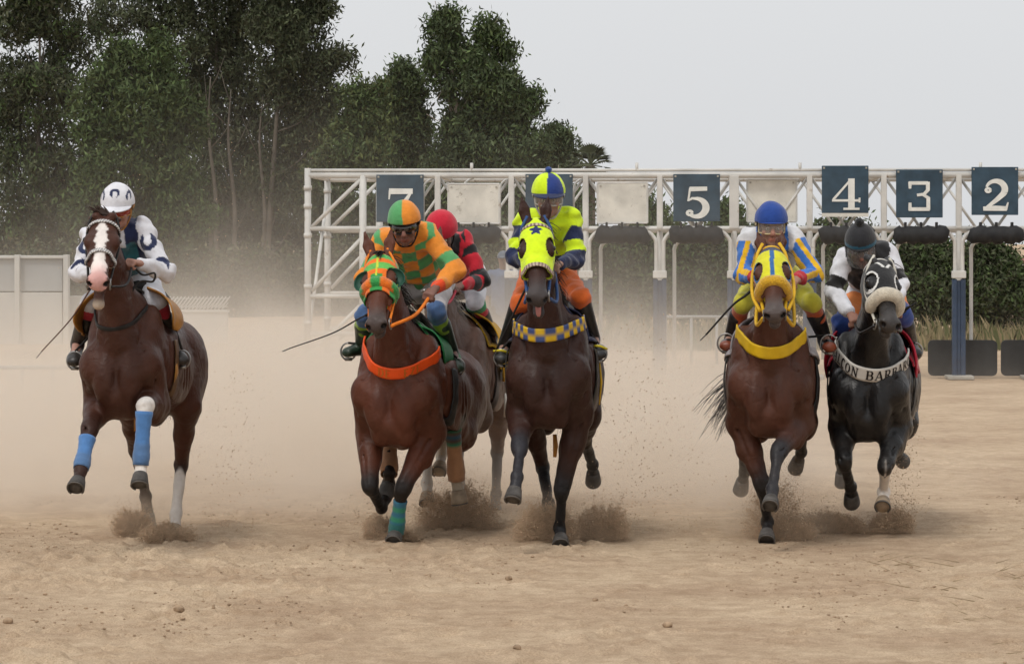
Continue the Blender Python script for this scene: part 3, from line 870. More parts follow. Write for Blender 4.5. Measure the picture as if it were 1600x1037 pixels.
# fan palm
palm = empty("palm_tree", P(925, 0, 112) * np.array([1, 1, 0]), "fan palm with a round spiky crown right of the tree line", "tree")
top = P(922, 258, 112)
Geo().tube([top * np.array([1, 1, 0]), top], [0.22, 0.17], 10).build("trunk", M_BARKD, palm, True)
M_PALM = mat("palm_frond", (0.065, 0.078, 0.036), 0.55, 0.3, 0.25, 2)
for i in range(34):
    r_ = np.random.default_rng(900 + i)
    az, el = r_.uniform(0, 2 * math.pi), math.radians(r_.uniform(-35, 80))
    d = np.array([math.cos(az) * math.cos(el), math.sin(az) * math.cos(el), math.sin(el)])
    s = nrm(np.cross(d, [0, 0, 1.0])); u = np.cross(s, d)
    c = top + d * 0.42
    g = Geo(); g.tube([top, c], 0.02, 5)
    for q in range(-6, 7):
        a = q * 0.20
        t = d * math.cos(a) + s * math.sin(a)
        w = np.cross(t, u)
        e = c + t * 0.48 + np.array([0, 0, -0.09])
        m_ = c + t * 0.26
        g.add([c, m_ + w * 0.035, e, m_ - w * 0.035, m_ + u * 0.012], [(0, 1, 4), (0, 4, 3), (1, 2, 4), (4, 2, 3)])
    g.build("frond", M_PALM, palm)

# dry grass and reeds at the foot of the hedge
n = 5200
r_ = np.random.default_rng(77)
x = r_.uniform(1.2, 11.5, n); y = r_.uniform(56, 62, n); hh = r_.uniform(0.15, 0.50, n) * (0.5 + fbm(x * 0.8, y * 0.8, 2, 5))
lean = r_.normal(size=(n, 2)) * 0.16
w = 0.012
V = np.stack([np.stack([x - w, y, 0 * x], 1), np.stack([x + w, y, 0 * x], 1), np.stack([x + lean[:, 0] * hh * .5 + w * .7, y + lean[:, 1] * hh * .5, hh * .6], 1), np.stack([x + lean[:, 0] * hh * 1.4, y + lean[:, 1] * hh, hh], 1)], 1).reshape(-1, 3)
c3 = np.array([(0.20, 0.165, 0.09), (0.10, 0.11, 0.045), (0.26, 0.21, 0.12)])[r_.integers(0, 3, n)]
mesh_obj("dry_grass", V, np.arange(n * 4).reshape(-1, 4), M_LEAF, None, False, col=np.repeat(c3, 4, 0), kind="stuff")
# sparse dry stalks on the right of the track
n = 60
x = r_.uniform(2.1, 2.9, n); y = r_.uniform(14.8, 19.5, n)
V, F = [], []
for i in range(n):
    b0 = np.array([x[i], y[i], ground_at(x[i], y[i])]); l = r_.uniform(.08, .28); a = r_.uniform(0, 6.28)
    e = b0 + np.array([math.cos(a) * l, math.sin(a) * l * .4, r_.uniform(.01, .05)])
    k = len(V); V += [b0 + [0, 0, -.003], b0 + [0, 0, .003], e]; F.append((k, k + 1, k + 2))
mesh_obj("straw", V, F, mat("straw", (0.30, 0.23, 0.14), 0.9, 0.1), None, False, kind="stuff")
# red and white things parked beyond the hedge
M_BRICK = mat("red_tile", (0.26, 0.12, 0.085), 0.8, 0.2, 0.3, 3)
hs = empty("house", P(1590, 0, 90) * np.array([1, 1, 0]), "low house with brown tiled roof far right beyond the hedge", "house")
a, b = P(1560, 402, 90), P(1660, 470, 90)
Geo().box([(a[0] + b[0]) / 2, 92, 0.6], (b[0] - a[0], 4, 1.3)).build("house_wall", M_WALL, hs)
Geo().add([(a[0] - .2, 89.8, 1.15), (b[0], 89.8, 1.15), (b[0], 92, a[2]), (a[0] - .2, 92, a[2]), (a[0] - .2, 94.2, 1.15), (b[0], 94.2, 1.15)], [(0, 1, 2, 3), (3, 2, 5, 4), (0, 3, 4), (1, 5, 2), (0, 4, 5, 1)]).build("roof", M_BRICK, hs)
# ------------------------------------------------------------------ horses
M_COAT = {}
def coat_mat(name, rough, spec, var=0.22, sweat=0.0):
    m, nt, b = base_mat(name, rough, spec)
    N, L = nt.nodes, nt.links
    tc = N.new("ShaderNodeTexCoord")
    at = N.new("ShaderNodeAttribute"); at.attribute_name = "Col"
    no = N.new("ShaderNodeTexNoise"); no.inputs["Scale"].default_value = 5; no.inputs["Detail"].default_value = 7; no.inputs["Roughness"].default_value = 0.65
    mp = N.new("ShaderNodeMapping"); mp.inputs["Scale"].default_value = (1, 1, 0.45)
    L.new(tc.outputs["Object"], mp.inputs["Vector"]); L.new(mp.outputs[0], no.inputs["Vector"])
    mr = N.new("ShaderNodeMapRange"); mr.inputs["From Min"].default_value = 0.3; mr.inputs["From Max"].default_value = 0.7
    mr.inputs["To Min"].default_value = 1 - var; mr.inputs["To Max"].default_value = 1 + var
    L.new(no.outputs["Fac"], mr.inputs["Value"])
    mx = N.new("ShaderNodeMix"); mx.data_type = 'RGBA'; mx.blend_type = 'MULTIPLY'; mx.inputs[0].default_value = 1
    L.new(at.outputs["Color"], mx.inputs[6]); L.new(mr.outputs[0], mx.inputs[7])
    nd = N.new("ShaderNodeTexNoise"); nd.inputs["Scale"].default_value = 3.2; nd.inputs["Detail"].default_value = 9; nd.inputs["Roughness"].default_value = 0.75
    L.new(tc.outputs["Object"], nd.inputs["Vector"])
    rd = N.new("ShaderNodeMapRange"); rd.inputs["From Min"].default_value = 0.48; rd.inputs["From Max"].default_value = 0.75; rd.inputs["To Max"].default_value = 0.08
    L.new(nd.outputs["Fac"], rd.inputs["Value"])
    du = N.new("ShaderNodeMix"); du.data_type = 'RGBA'                        # sand dust caught in the hair
    L.new(rd.outputs[0], du.inputs[0]); L.new(mx.outputs[2], du.inputs[6]); du.inputs[7].default_value = (0.20, 0.145, 0.10, 1)
    L.new(du.outputs[2], b.inputs["Base Color"])
    r2 = N.new("ShaderNodeMapRange"); r2.inputs["From Min"].default_value = 0.35; r2.inputs["From Max"].default_value = 0.65
    r2.inputs["To Min"].default_value = rough - 0.08; r2.inputs["To Max"].default_value = rough + 0.14
    L.new(no.outputs["Fac"], r2.inputs["Value"]); L.new(r2.outputs[0], b.inputs["Roughness"])
    n3 = N.new("ShaderNodeTexNoise"); n3.inputs["Scale"].default_value = 130; n3.inputs["Detail"].default_value = 3
    m2 = N.new("ShaderNodeMapping"); m2.inputs["Scale"].default_value = (1, 1, 0.2)
    L.new(tc.outputs["Object"], m2.inputs["Vector"]); L.new(m2.outputs[0], n3.inputs["Vector"])
    bp = N.new("ShaderNodeBump"); bp.inputs["Strength"].default_value = 0.25; bp.inputs["Distance"].default_value = 0.006
    n4 = N.new("ShaderNodeTexNoise"); n4.inputs["Scale"].default_value = 16; n4.inputs["Detail"].default_value = 5; n4.inputs["Distortion"].default_value = 0.8
    L.new(tc.outputs["Object"], n4.inputs["Vector"])
    b2 = N.new("ShaderNodeBump"); b2.inputs["Strength"].default_value = 0.45; b2.inputs["Distance"].default_value = 0.02
    L.new(n4.outputs["Fac"], b2.inputs["Height"])
    L.new(n3.outputs["Fac"], bp.inputs["Height"]); L.new(b2.outputs[0], bp.inputs["Normal"]); L.new(bp.outputs[0], b.inputs["Normal"])
    return m
M_COAT_B = coat_mat("horse_coat", 0.45, 0.20, 0.28)
M_COAT_K = coat_mat("black_horse_coat", 0.36, 0.32)
M_HOOF = mat("hoof_horn", (0.075, 0.068, 0.062), 0.6, 0.3, 0.35, 18, 0.3, 40)
M_HOOFP = mat("pale_hoof_horn", (0.30, 0.23, 0.16), 0.65, 0.3, 0.3, 18, 0.3, 40)
M_EYE = mat("eye_dark", (0.012, 0.008, 0.006), 0.12, 0.6, 0.1)
M_HAIRK = mat("black_hair", (0.018, 0.015, 0.014), 0.55, 0.4, 0.3, 20)
M_HAIRB = mat("brown_hair", (0.045, 0.026, 0.019), 0.55, 0.4, 0.3, 20)
M_HAIRW = mat("grey_hair", (0.36, 0.33, 0.30), 0.6, 0.3, 0.2, 20)
M_CLOTH = mat("dyed_cloth", (1, 1, 1), 0.8, 0.2, 0.10, 22, 0.35, 60, attr=True, sheen=0.25)
M_GLOSSC = mat("printed_band", (1, 1, 1), 0.55, 0.35, 0.08, 18, 0.15, 50, attr=True)
M_FLEECE = mat("fleece", (1, 1, 1), 0.95, 0.1, 0.18, 40, 1.0, 110, attr=True, sheen=0.4)
M_LEATHER = mat("black_leather", (0.013, 0.011, 0.010), 0.55, 0.3, 0.3, 20, 0.2, 60)
M_TAN = mat("tan_leather", (0.38, 0.17, 0.03), 0.5, 0.4, 0.2, 14, 0.2, 60)
M_STEEL = mat("steel", (0.30, 0.29, 0.28), 0.4, 0.5, 0.1, 10, metal=0.9)
M_SHOE = mat("worn_shoe_steel", (0.12, 0.11, 0.10), 0.6, 0.4, 0.2, 10, metal=0.5)
M_SKIN = mat("skin", (1, 1, 1), 0.55, 0.35, 0.08, 30, 0.15, 90, attr=True)
M_TONGUE = mat("tongue", (0.42, 0.17, 0.16), 0.4, 0.4, 0.1)
def cmat(name, c, rough=0.6, spec=0.35, var=0.12): return mat(name, c, rough, spec, var, 16, 0.2, 60)

def wrinkle(seed, amp):
    q = np.random.default_rng(seed)
    K = q.normal(size=(7, 3)); K = K / np.linalg.norm(K, axis=1)[:, None] * q.uniform(28, 85, (7, 1)); ph = q.uniform(0, 6.28, 7)
    def f(x, y, z):
        wx = x + 0.02 * np.sin(z * 31 + y * 17); wz = z + 0.02 * np.sin(x * 27 - y * 21)
        s = 0
        for k, p in zip(K, ph): s = s + np.sin(k[0] * wx + k[1] * y + k[2] * wz + p)
        return s * amp / 3
    return f

def rotv(v, ax, a):
    return np.array(Matrix.Rotation(a, 3, Vector(ax)) @ Vector(v))

def reach(prev, px, L, sign):
    """joint on a sight line at a bone's length from the joint before it; sign +1 = nearer to the camera"""
    d = np.array([(px[0] - 800.0) / FPX, 1.0, -(px[1] - HOR) / FPX]); c = np.array([0, 0, CAM_Z]) - prev
    A, B, C = d @ d, 2 * (c @ d), c @ c - L * L
    q = B * B - 4 * A * C
    t = -B / (2 * A) if q < 0 else (-B - sign * math.sqrt(q)) / (2 * A)
    return np.array([0, 0, CAM_Z]) + d * t

class HeadFrame:
    def __init__(s, poll, nose, S, F, roll=0.0):
        s.o = poll; s.L = np.linalg.norm(nose - poll)
        s.f = nrm(nose - poll)
        side = nrm(S - s.f * (S @ s.f)); side = rotv(side, s.f, roll)
        s.s = side
        up = np.cross(s.f, side)
        if up @ (F + np.array([0, 0, 0.5])) < 0: up = -up
        s.u = up; s.k = s.L / 0.58
        s.ax = np.array([s.f, s.s, s.u])
    def w(s, x, y, z): return s.o + (s.f * x + s.s * y + s.u * z) * s.k
    def loc(s, V): return ((np.asarray(V) - s.o) @ s.ax.T) / s.k

def head_prims(B, H, jaw=0.06, ears=True, earpose=(0.0, 0.0), hd_ear=0.85):
    k = H.k
    E = lambda c, r, kk=0.03, op='+': B.ell(H.w(*c), np.array(r) * k, H.ax, kk, op)
    def EC(a, b, r0, r1, kk=0.03, op='+'): B.ecap(H.w(*a), H.w(*b), H.s, np.array(r0) * k, np.array(r1) * k, kk, op)
    E((0.05, 0, -0.01), (0.10, 0.078, 0.095), .04)
    E((0.17, 0, 0.0), (0.13, 0.088, 0.088), .04)
    EC((0.10, 0, 0.022), (0.34, 0, 0.022), (0.083, 0.062), (0.056, 0.05), .03)
    EC((0.32, 0, 0.020), (0.53, 0, 0.002), (0.054, 0.05), (0.050, 0.052), .03)
    E((0.535, 0, -0.006), (0.062, 0.056, 0.056), .03)
    for s in (-1, 1):
        E((0.195, s * 0.082, 0.032), (0.052, 0.026, 0.034), .022)
        E((0.27, s * 0.066, -0.012), (0.12, 0.018, 0.022), .02)                     # cheek ridge
        E((0.15, s * 0.05, -0.10), (0.125, 0.034, 0.088), .03)                      # jowl
        E((0.553, s * 0.040, 0.012), (0.036, 0.030, 0.034), .012)
        E((0.572, s * 0.046, 0.012), (0.020, 0.017, 0.017), .008, '-')
        E((0.30, s * 0.072, -0.055), (0.09, 0.010, 0.02), .02, '-')
    # lower jaw hinged below the ear
    ca, sa = math.cos(jaw), math.sin(jaw)
    def J(x, y, z): x0, z0 = 0.12, -0.08; return (x0 + (x - x0) * ca + (z - z0) * sa, y, z0 - (x - x0) * sa + (z - z0) * ca)
    EC(J(0.18, 0, -0.125), J(0.50, 0, -0.062), (0.042, 0.05), (0.032, 0.028), .03)
    E(J(0.53, 0, -0.062), (0.044, 0.036, 0.028), .015)
    E(J(0.51, 0, -0.088), (0.035, 0.026, 0.02), .015)
    if jaw > 0.1: E(J(0.525, 0, -0.030), (0.09, 0.04, 0.012), .008, '-')
    if ears:
        for s in (-1, 1):
            a = H.w(0.0, s * 0.052, 0.062)
            d = nrm(-H.f * (0.75 + earpose[0]) + H.u * (0.60 - earpose[1]) + H.s * s * 0.22)
            fr = nrm(H.u + H.f * 0.4 - d * ((H.u + H.f * 0.4) @ d)); sd = np.cross(d, fr)
            el_ = hd_ear; m_, t_ = a + d * 0.085 * el_ * k, a + d * 0.185 * el_ * k
            B.ecap(a - d * 0.03, m_, sd, (0.026 * k, 0.026 * k), (0.036 * k, 0.020 * k), .02)
            B.ecap(m_, t_, sd, (0.036 * k, 0.020 * k), (0.007 * k, 0.008 * k), .012)
            B.ecap(a + d * 0.045 * el_ * k + fr * .022 * k, a + d * .14 * el_ * k + fr * .016 * k, sd, (.018 * k, .014 * k), (.010 * k, .010 * k), .008, '-')

def limb_wrap(name, a, b, radii, colf, parent, m=None, n=16, m_=14, bulge=0.0):
    a, b = np.asarray(a), np.asarray(b); d = nrm(b - a)
    s = nrm(np.cross(d, [0.3, 1, 0.2])); u = np.cross(d, s)
    V, C = [], []
    for i in range(m_ + 1):
        t = i / m_
        r = np.interp(t, np.linspace(0, 1, len(radii)), radii) * (1 + 0.03 * math.sin(i * 2.3))
        for k in range(n):
            q = 2 * math.pi * k / n
            V.append(a + (b - a) * t + (s * math.cos(q) + u * math.sin(q)) * r); C.append(colf(t))
    F = [(i * n + k, i * n + (k + 1) % n, (i + 1) * n + (k + 1) % n, (i + 1) * n + k) for i in range(m_) for k in range(n)]
    o = mesh_obj(name, V, np.array(F), m or M_CLOTH, parent, True, col=np.array(C))
    sm = o.modifiers.new("thickness", 'SOLIDIFY'); sm.thickness = 0.006
    return o

def hoof(F_, H_, toe, parent, m, r=0.050):
    d = nrm(H_ - F_)
    L = np.linalg.norm(H_ - F_)
    top = F_ + d * max(L - 0.085, 0.03)
    t = nrm(toe - d * (toe @ d)); s = np.cross(d, t)
    n = 18; V = []
    rings = [(0.0, r * 0.86, 0.0), (0.12, r * 0.93, 0.004), (0.85, r * 1.12, 0.018), (1.0, r * 1.10, 0.020)]
    for (q, rr, sh) in rings:
        c = top + (H_ - top) * q + t * sh
        for k in range(n):
            a = 2 * math.pi * k / n
            heel = 0.82 if math.cos(a) < -0.4 else 1.0
            V.append(c + (t * math.cos(a) * 1.12 * heel + s * math.sin(a)) * rr)
    V.append(top); V.append(H_ - d * 0.012 + t * .01)
    F = []
    for i in range(len(rings) - 1):
        for k in range(n): F.append((i * n + k, i * n + (k + 1) % n, (i + 1) * n + (k + 1) % n, (i + 1) * n + k))
    b = len(V)
    for k in range(n):
        F.append((b - 2, (k + 1) % n, k)); F.append((b - 1, 3 * n + k, 3 * n + (k + 1) % n))
    o = mesh_obj("hoof", V, F, m, parent, True)
    sh = Geo()
    pts = [H_ + d * 0.004 + (t * math.cos(a) * 1.1 + s * math.sin(a)) * r * 1.02 + t * 0.02 for a in np.linspace(-2.4, 2.4, 15)]
    sh.tube(pts, 0.006, 5)
    sh.build("horseshoe", M_SHOE, o, True)
    return o

def hair(name, starts, dirs, length, m, parent, r=0.006, droop=0.5, seed=1, seg=5):
    q = np.random.default_rng(seed); g = Geo()
    for a, d in zip(starts, dirs):
        l = length * q.uniform(0.6, 1.1); d = nrm(np.asarray(d) + q.normal(size=3) * 0.16)
        pts = [np.asarray(a)]
        for i in range(seg):
            d = nrm(d + np.array([0, 0, -droop / seg]) + q.normal(size=3) * 0.07)
            pts.append(pts[-1] + d * l / seg)
        g.tube(pts, [r * (1 - 0.8 * i / seg) for i in range(seg + 1)], 4, False)
    return g.build(name, m, parent, True)

def make_horse(c):
    Y0, yaw, th, sc = c['Y0'], math.radians(c.get('yaw', 0)), math.radians(c.get('pitch', 8)), c.get('scale', 1.0)
    f0 = np.array([math.sin(yaw), -math.cos(yaw), 0]); S = np.array([math.cos(yaw), math.sin(yaw), 0]); W = np.array([0, 0, 1.0])
    # trunk origin: under the withers; the chest centre is put on its pixel
    Yc = Y0 - 0.30 * math.cos(yaw)
    chest = P(c['chest'][0], c['chest'][1], Yc)                       # middle of the breast, local (0.30, 0, 1.08)
    Fp = f0 * math.cos(th) + W * math.sin(th); Up = -f0 * math.sin(th) + W * math.cos(th)
    O = chest - (Fp * 0.30) * sc - Up * 0.0
    ZC = 1.08
    def w(x, y, z): return O + (Fp * x + S * y + Up * (z - ZC)) * sc
    AX = np.array([Fp, S, Up])
    B = Sdf()
    ww = c.get('width', 1.0)
    E = lambda p, r, k=.05, op='+', ax=None: B.ell(w(p[0], p[1] * ww, p[2]), np.array([r[0], r[1] * ww, r[2]]) * sc, AX if ax is None else ax, k, op)
    def EC(a, b, r0, r1, k=.05): B.ecap(w(*a), w(*b), S, np.array(r0) * sc * np.array([ww, 1]), np.array(r1) * sc * np.array([ww, 1]), k)
    EC((0.08, 0, 1.16), (-0.75, 0, 1.14), (0.205, 0.33), (0.265, 0.29), .06)
    E((-0.45, 0, 1.08), (0.48, 0.280, 0.27))
    E((0.18, 0, 1.10), (0.20, 0.20, 0.26))
    E((0.18, 0, 0.86), (0.19, 0.14, 0.14))
    E((-0.05, 0, 1.42), (0.30, 0.065, 0.12), .08)
    EC((-0.2, 0, 1.36), (-0.8, 0, 1.37), (0.15, 0.13), (0.17, 0.13), .08)
    E((-1.0, 0, 1.26), (0.36, 0.265, 0.25), .07)
    for s in (-1, 1):
        E((0.10, s * 0.165, 1.13), (0.17, 0.085, 0.30), .05)
        E((0.27, s * 0.150, 1.04), (0.11, 0.090, 0.13), .035)         # point of the shoulder
        E((0.325, s * 0.080, 0.97), (0.082, 0.080, 0.17), .022)        # breast muscles with the groove between
        E((0.23, s * 0.072, 0.84), (0.11, 0.070, 0.12), .025)
        E((-1.08, s * 0.135, 1.17), (0.29, 0.150, 0.28), .06)
        E((-1.26, s * 0.10, 1.08), (0.16, 0.115, 0.25), .05)
        E((-0.86, s * 0.2, 1.30), (0.10, 0.06, 0.08), .05)            # point of the hip
        E((-0.30, s * 0.245, 1.10), (0.36, 0.045, 0.22), .06)
    # legs
    J = {}
    for nm in ('fl', 'fr'):
        s = -1 if nm == 'fl' else 1
        q = c[nm]
        sh = w(0.24, s * 0.155 * ww, 1.05); el = w(q.get('ex', 0.04), s * 0.180 * ww, q.get('ez', 0.83))
        K = reach(el, q['K'], 0.42 * sc, q.get('sK', 1)); Fk = reach(K, q['F'], 0.285 * sc, q.get('sF', -1)); H = reach(Fk, q['H'], 0.165 * sc, q.get('sH', 1))
        J[nm] = (el, K, Fk, H)
        kdir = nrm(K - el)
        B.ecap(sh, el, S, (0.105 * sc, 0.12 * sc), (0.088 * sc, 0.105 * sc), .05)
        B.ecap(el, el + (K - el) * 0.45, S, (0.090 * sc, 0.105 * sc), (0.068 * sc, 0.078 * sc), .04)
        B.ecap(el + (K - el) * 0.42, K, S, (0.068 * sc, 0.076 * sc), (0.048 * sc, 0.050 * sc), .03)
        B.ell(el + (K - el) * 0.28 + S * s * 0.02, (0.055 * sc, 0.055 * sc, 0.12 * sc), None, .03)
        B.ecap(K - kdir * 0.035, K + nrm(Fk - K) * 0.04, S, (0.051 * sc, 0.054 * sc), (0.044 * sc, 0.047 * sc), .02)
        B.ecap(K, Fk, S, (0.034 * sc, 0.040 * sc), (0.031 * sc, 0.037 * sc), .018)
        B.ell(Fk, np.array([0.042, 0.042, 0.043]) * sc, None, .016)
        B.ecap(Fk, Fk + (H - Fk) * 0.62, S, (0.031 * sc, 0.033 * sc), (0.040 * sc, 0.040 * sc), .012)
    for nm in ('hl', 'hr'):
        s = -1 if nm == 'hl' else 1
        q = c[nm]
        hip = w(-1.0, s * 0.14 * ww, 1.20); st = w(q.get('sx', -0.86), s * q.get('sy', 0.185) * ww, q.get('sz', 0.92))
        Hk = reach(st, q['K'], 0.44 * sc, q.get('sK', -1)); Fk = reach(Hk, q['F'], 0.37 * sc, q.get('sF', 1)); H = reach(Fk, q['H'], 0.165 * sc, q.get('sH', 1))
        J[nm] = (st, Hk, Fk, H)
        B.ecap(hip, st, S, (0.13 * sc, 0.22 * sc), (0.095 * sc, 0.13 * sc), .06)
        B.ecap(st, st + (Hk - st) * 0.5, S, (0.082 * sc, 0.11 * sc), (0.060 * sc, 0.080 * sc), .04)
        B.ecap(st + (Hk - st) * 0.45, Hk, S, (0.062 * sc, 0.080 * sc), (0.040 * sc, 0.048 * sc), .03)
        B.ell(Hk, np.array([0.044, 0.052, 0.055]) * sc, None, .02)
        B.ell(Hk - nrm(Fk - Hk) * 0.045 * sc + np.array([0, 0.03, 0]), np.array([0.026, 0.032, 0.035]) * sc, None, .025)
        B.ecap(Hk, Fk, S, (0.038 * sc, 0.045 * sc), (0.032 * sc, 0.037 * sc), .018)
        B.ell(Fk, np.array([0.042, 0.042, 0.044]) * sc, None, .016)
        B.ecap(Fk, Fk + (H - Fk) * 0.62, S, (0.031 * sc, 0.033 * sc), (0.040 * sc, 0.040 * sc), .012)
    # head and neck
    nb = w(0.10, 0, 1.20)
    hd = c['head']
    poll = reach(nb, hd['poll'], hd.get('neck', 0.80) * sc, 1)
    nose = reach(poll, hd['nose'], 0.58 * sc * hd.get('k', 1.0), hd.get('sign', 1))
    H = HeadFrame(poll, nose, rotv(S, W, math.radians(hd.get('turn', 0))), f0, math.radians(hd.get('roll', 0)))
    thr = H.w(0.06, 0, -0.05)
    nd = nrm(thr - nb)
    mid = nb * 0.52 + thr * 0.48 + W * 0.02 - f0 * 0.01
    B.ecap(nb, mid, S, (0.15 * sc * ww, 0.25 * sc), (0.094 * sc, 0.165 * sc), .07)
    B.ecap(mid, thr, S, (0.094 * sc, 0.165 * sc), (0.072 * sc, 0.115 * sc), .04)
    for s in (-1, 1):                                                # neck muscles running into the breast
        B.ecap(w(0.30, s * 0.085, 1.14), mid + f0 * 0.09 * sc + S * s * 0.035, S, (0.06 * sc, 0.06 * sc), (0.035 * sc, 0.05 * sc), .04)
    B.cap(w(0.36, 0, 1.16), mid + f0 * 0.14 * sc, 0.05 * sc, 0.045 * sc, .05)
    head_prims(B, H, hd.get('jaw', 0.06), True, hd.get('ear', (0, 0)), hd.get('earlen', 0.85))
    # furrows between the muscles, and a slight unevenness of the skin
    for s in (-1, 1):
        B.cap(w(0.36, s * 0.155 * ww, 1.16), w(0.24, s * 0.225 * ww, 0.93), 0.004, 0.004, .04, '-')
        B.cap(w(0.20, s * 0.165 * ww, 1.40), w(0.33, s * 0.135 * ww, 1.17), 0.003, 0.003, .04, '-')
        B.cap(w(0.0, s * 0.262 * ww, 1.25), w(0.02, s * 0.262 * ww, 0.95), 0.010, 0.008, .03, '-')
        for q in (-.28, -.36, -.44, -.52): B.cap(w(q, s * 0.300 * ww, 1.20), w(q - .06, s * 0.290 * ww, 0.98), 0.006, 0.006, .02, '-')
        el, K, Fk, H_ = J['fl' if s < 0 else 'fr']
        B.cap(el + S * s * .03 + f0 * .085, K + f0 * .055 + S * s * .01, 0.007, 0.004, .02, '-')
        B.cap(K + S * s * .036, Fk + S * s * .034, 0.005, 0.005, .012, '-')
    B.noise = wrinkle(11, .0022)
    V, F = B.mesh(0.0105)
    V = relax(V, F, 1, 0.3)
    # coat colours
    col = np.tile(np.array(c['coat']), (len(V), 1))
    Lc = np.stack([(V - O) @ Fp, (V - O) @ S, (V - O) @ Up], 1) / sc
    pt = np.array(c.get('points', c['coat']))
    if 'under' in c: col = mixc(col, c['under'], sstep(0.0, 0.35, Lc[:, 2] * 0 + (Lc[:, 0] < -0.25) * np.clip(0.35 - Lc[:, 2], 0, 1)))
    for nm in J:
        el, K, Fk, Hh = J[nm]
        sock = c[nm].get('sock')
        t1, d1 = seg_t(V, el, K); t2, d2 = seg_t(V, K, Fk); t3, d3 = seg_t(V, Fk, Hh)
        d = np.minimum(np.minimum(d1, d2), d3)
        near = d < 0.10
        u = np.where(d1 <= np.minimum(d2, d3), t1, np.where(d2 <= d3, 1 + t2, 2 + t3))
        p0, p1 = c.get('pstart', (0.55, 1.0))
        if nm[0] == 'h': p0, p1 = p0 + .15, p1 + .1
        a = np.where(near, sstep(p0, p1, u), 0)
        col = mixc(col, c[nm].get('pcol', pt), a)
        if sock is not None:
            jag = 0.10 * np.sin(np.arctan2(V[:, 1] - K[1], V[:, 0] - K[0]) * 3)
            col = mixc(col, c[nm].get('sockcol', (0.62, 0.56, 0.50)), np.where(near, sstep(sock - 0.06, sock + 0.06, u + jag), 0))
        if 'kneespot' in c[nm]:
            col = mixc(col, (0.66, 0.62, 0.58), np.where(near, sstep(0.86, 0.93, u) * (1 - sstep(1.5, 1.6, u)), 0))
    hl = H.loc(V)
    inhead = (hl[:, 0] > -0.05) & (hl[:, 0] < 0.66) & (np.abs(hl[:, 1]) < 0.14) & (hl[:, 2] > -0.22) & (hl[:, 2] < 0.2)
    muz = c.get('muzzle', (0.03, 0.026, 0.026))
    col = mixc(col, muz, np.where(inhead, sstep(0.40, 0.54, hl[:, 0] + 0.25 * np.abs(hl[:, 1])), 0) * c.get('muzk', 0.85))
    if 'blaze' in c:
        wid = np.interp(hl[:, 0], [0.08, 0.14, 0.24, 0.34, 0.46, 0.58], [0.004, 0.030, 0.034, 0.030, 0.046, 0.052])
        jag = 0.006 * np.sin(hl[:, 0] * 60) + 0.004 * np.sin(hl[:, 0] * 131 + 1)
        a = sstep(0, 1, (wid + jag - np.abs(hl[:, 1] + 0.004)) / 0.008 + 0.5) * (hl[:, 2] > -0.03) * inhead * (hl[:, 0] > 0.07)
        bc = mixc(np.tile(np.array([0.70, 0.64, 0.60]), (len(V), 1)), (0.55, 0.30, 0.27), sstep(0.40, 0.56, hl[:, 0]))
        col = col * (1 - a[:, None]) + bc * a[:, None]
        a2 = sstep(0.48, 0.54, hl[:, 0]) * (hl[:, 2] < -0.04) * inhead
        col = mixc(col, (0.46, 0.36, 0.27), a2 * 0.8)
    inear = inhead & (hl[:, 0] < -0.03) & (hl[:, 2] > 0.07)
    hole = H.loc(V)
    for s in (-1, 1):
        d = np.linalg.norm((hl - np.array([0.566, s * 0.046, 0.012])) / np.array([1.2, 1, 1]), axis=1)
        col = mixc(col, (0.008, 0.006, 0.006), (1 - sstep(0.017, 0.024, d)))
    g0 = O * np.array([1, 1, 0])
    root = empty("race_horse", g0, c['label'], "horse", "horses racing from the starting gate")
    body = mesh_obj("body", V, F, c.get('coat_mat', M_COAT_B), root, True, col=col)
    # vertex normals for everything that lies on the coat
    nv = np.zeros(len(V) * 3, np.float32); body.data.vertices.foreach_get("normal", nv); nv = nv.reshape(-1, 3)
    R = dict(root=root, V=V, F=F, N=nv, w=w, loc=lambda X: np.stack([(X - O) @ Fp, (X - O) @ S, (X - O) @ Up + ZC * sc], 1) / sc, H=H, J=J, S=S, F0=f0, Fp=Fp, Up=Up, W=W, O=O, sc=sc, c=c, Y0=Y0, nb=nb)
    # eyes, hooves
    for s in (-1, 1):
        e = ico3V * 0.019 * H.k + H.w(0.196, s * 0.0965, 0.036)
        mesh_obj("eye", e, ico3F, M_EYE, root, True)
    for nm in J:
        el, K, Fk, Hh = J[nm]
        toe = f0 if c[nm].get('toe') is None else nrm(np.array(c[nm]['toe'], float))
        hoof(Fk, Hh, toe, root, M_HOOFP if c[nm].get('palehoof') else M_HOOF, 0.047 * sc)
    # tail
    dock = w(-1.34, 0, 1.34)
    td = np.array(c.get('tail', (0, 1.0, 0.1)), float)
    q = np.random.default_rng(5)
    hair("tail", [dock + q.normal(size=3) * 0.022 for _ in range(240)], [td] * 240, c.get('tail_len', 0.75), c.get('hair', M_HAIRK), root, 0.0045, c.get('tail_droop', 1.3), 3, 7)
    # mane and forelock
    cr = []
    for i in range(46):
        t = i / 45
        p = (w(0.0, 0, 1.47) * (1 - t) ** 2 + 2 * t * (1 - t) * (mid - f0 * 0.13 * sc + W * 0.10 * sc) + t ** 2 * H.w(-0.03, 0, 0.075))
        cr.append(p)
    sd = c.get('mane_side', 1)
    hair("mane", [p - np.array([0, 0, .02]) for p in cr for _ in range(5)], [S * sd * 0.8 - f0 * .5 + W * 0.35] * 230, 0.16, c.get('mane', c.get('hair', M_HAIRK)), root, 0.0045, 1.6, 4)
    fl_n = c.get('forelock', 12)
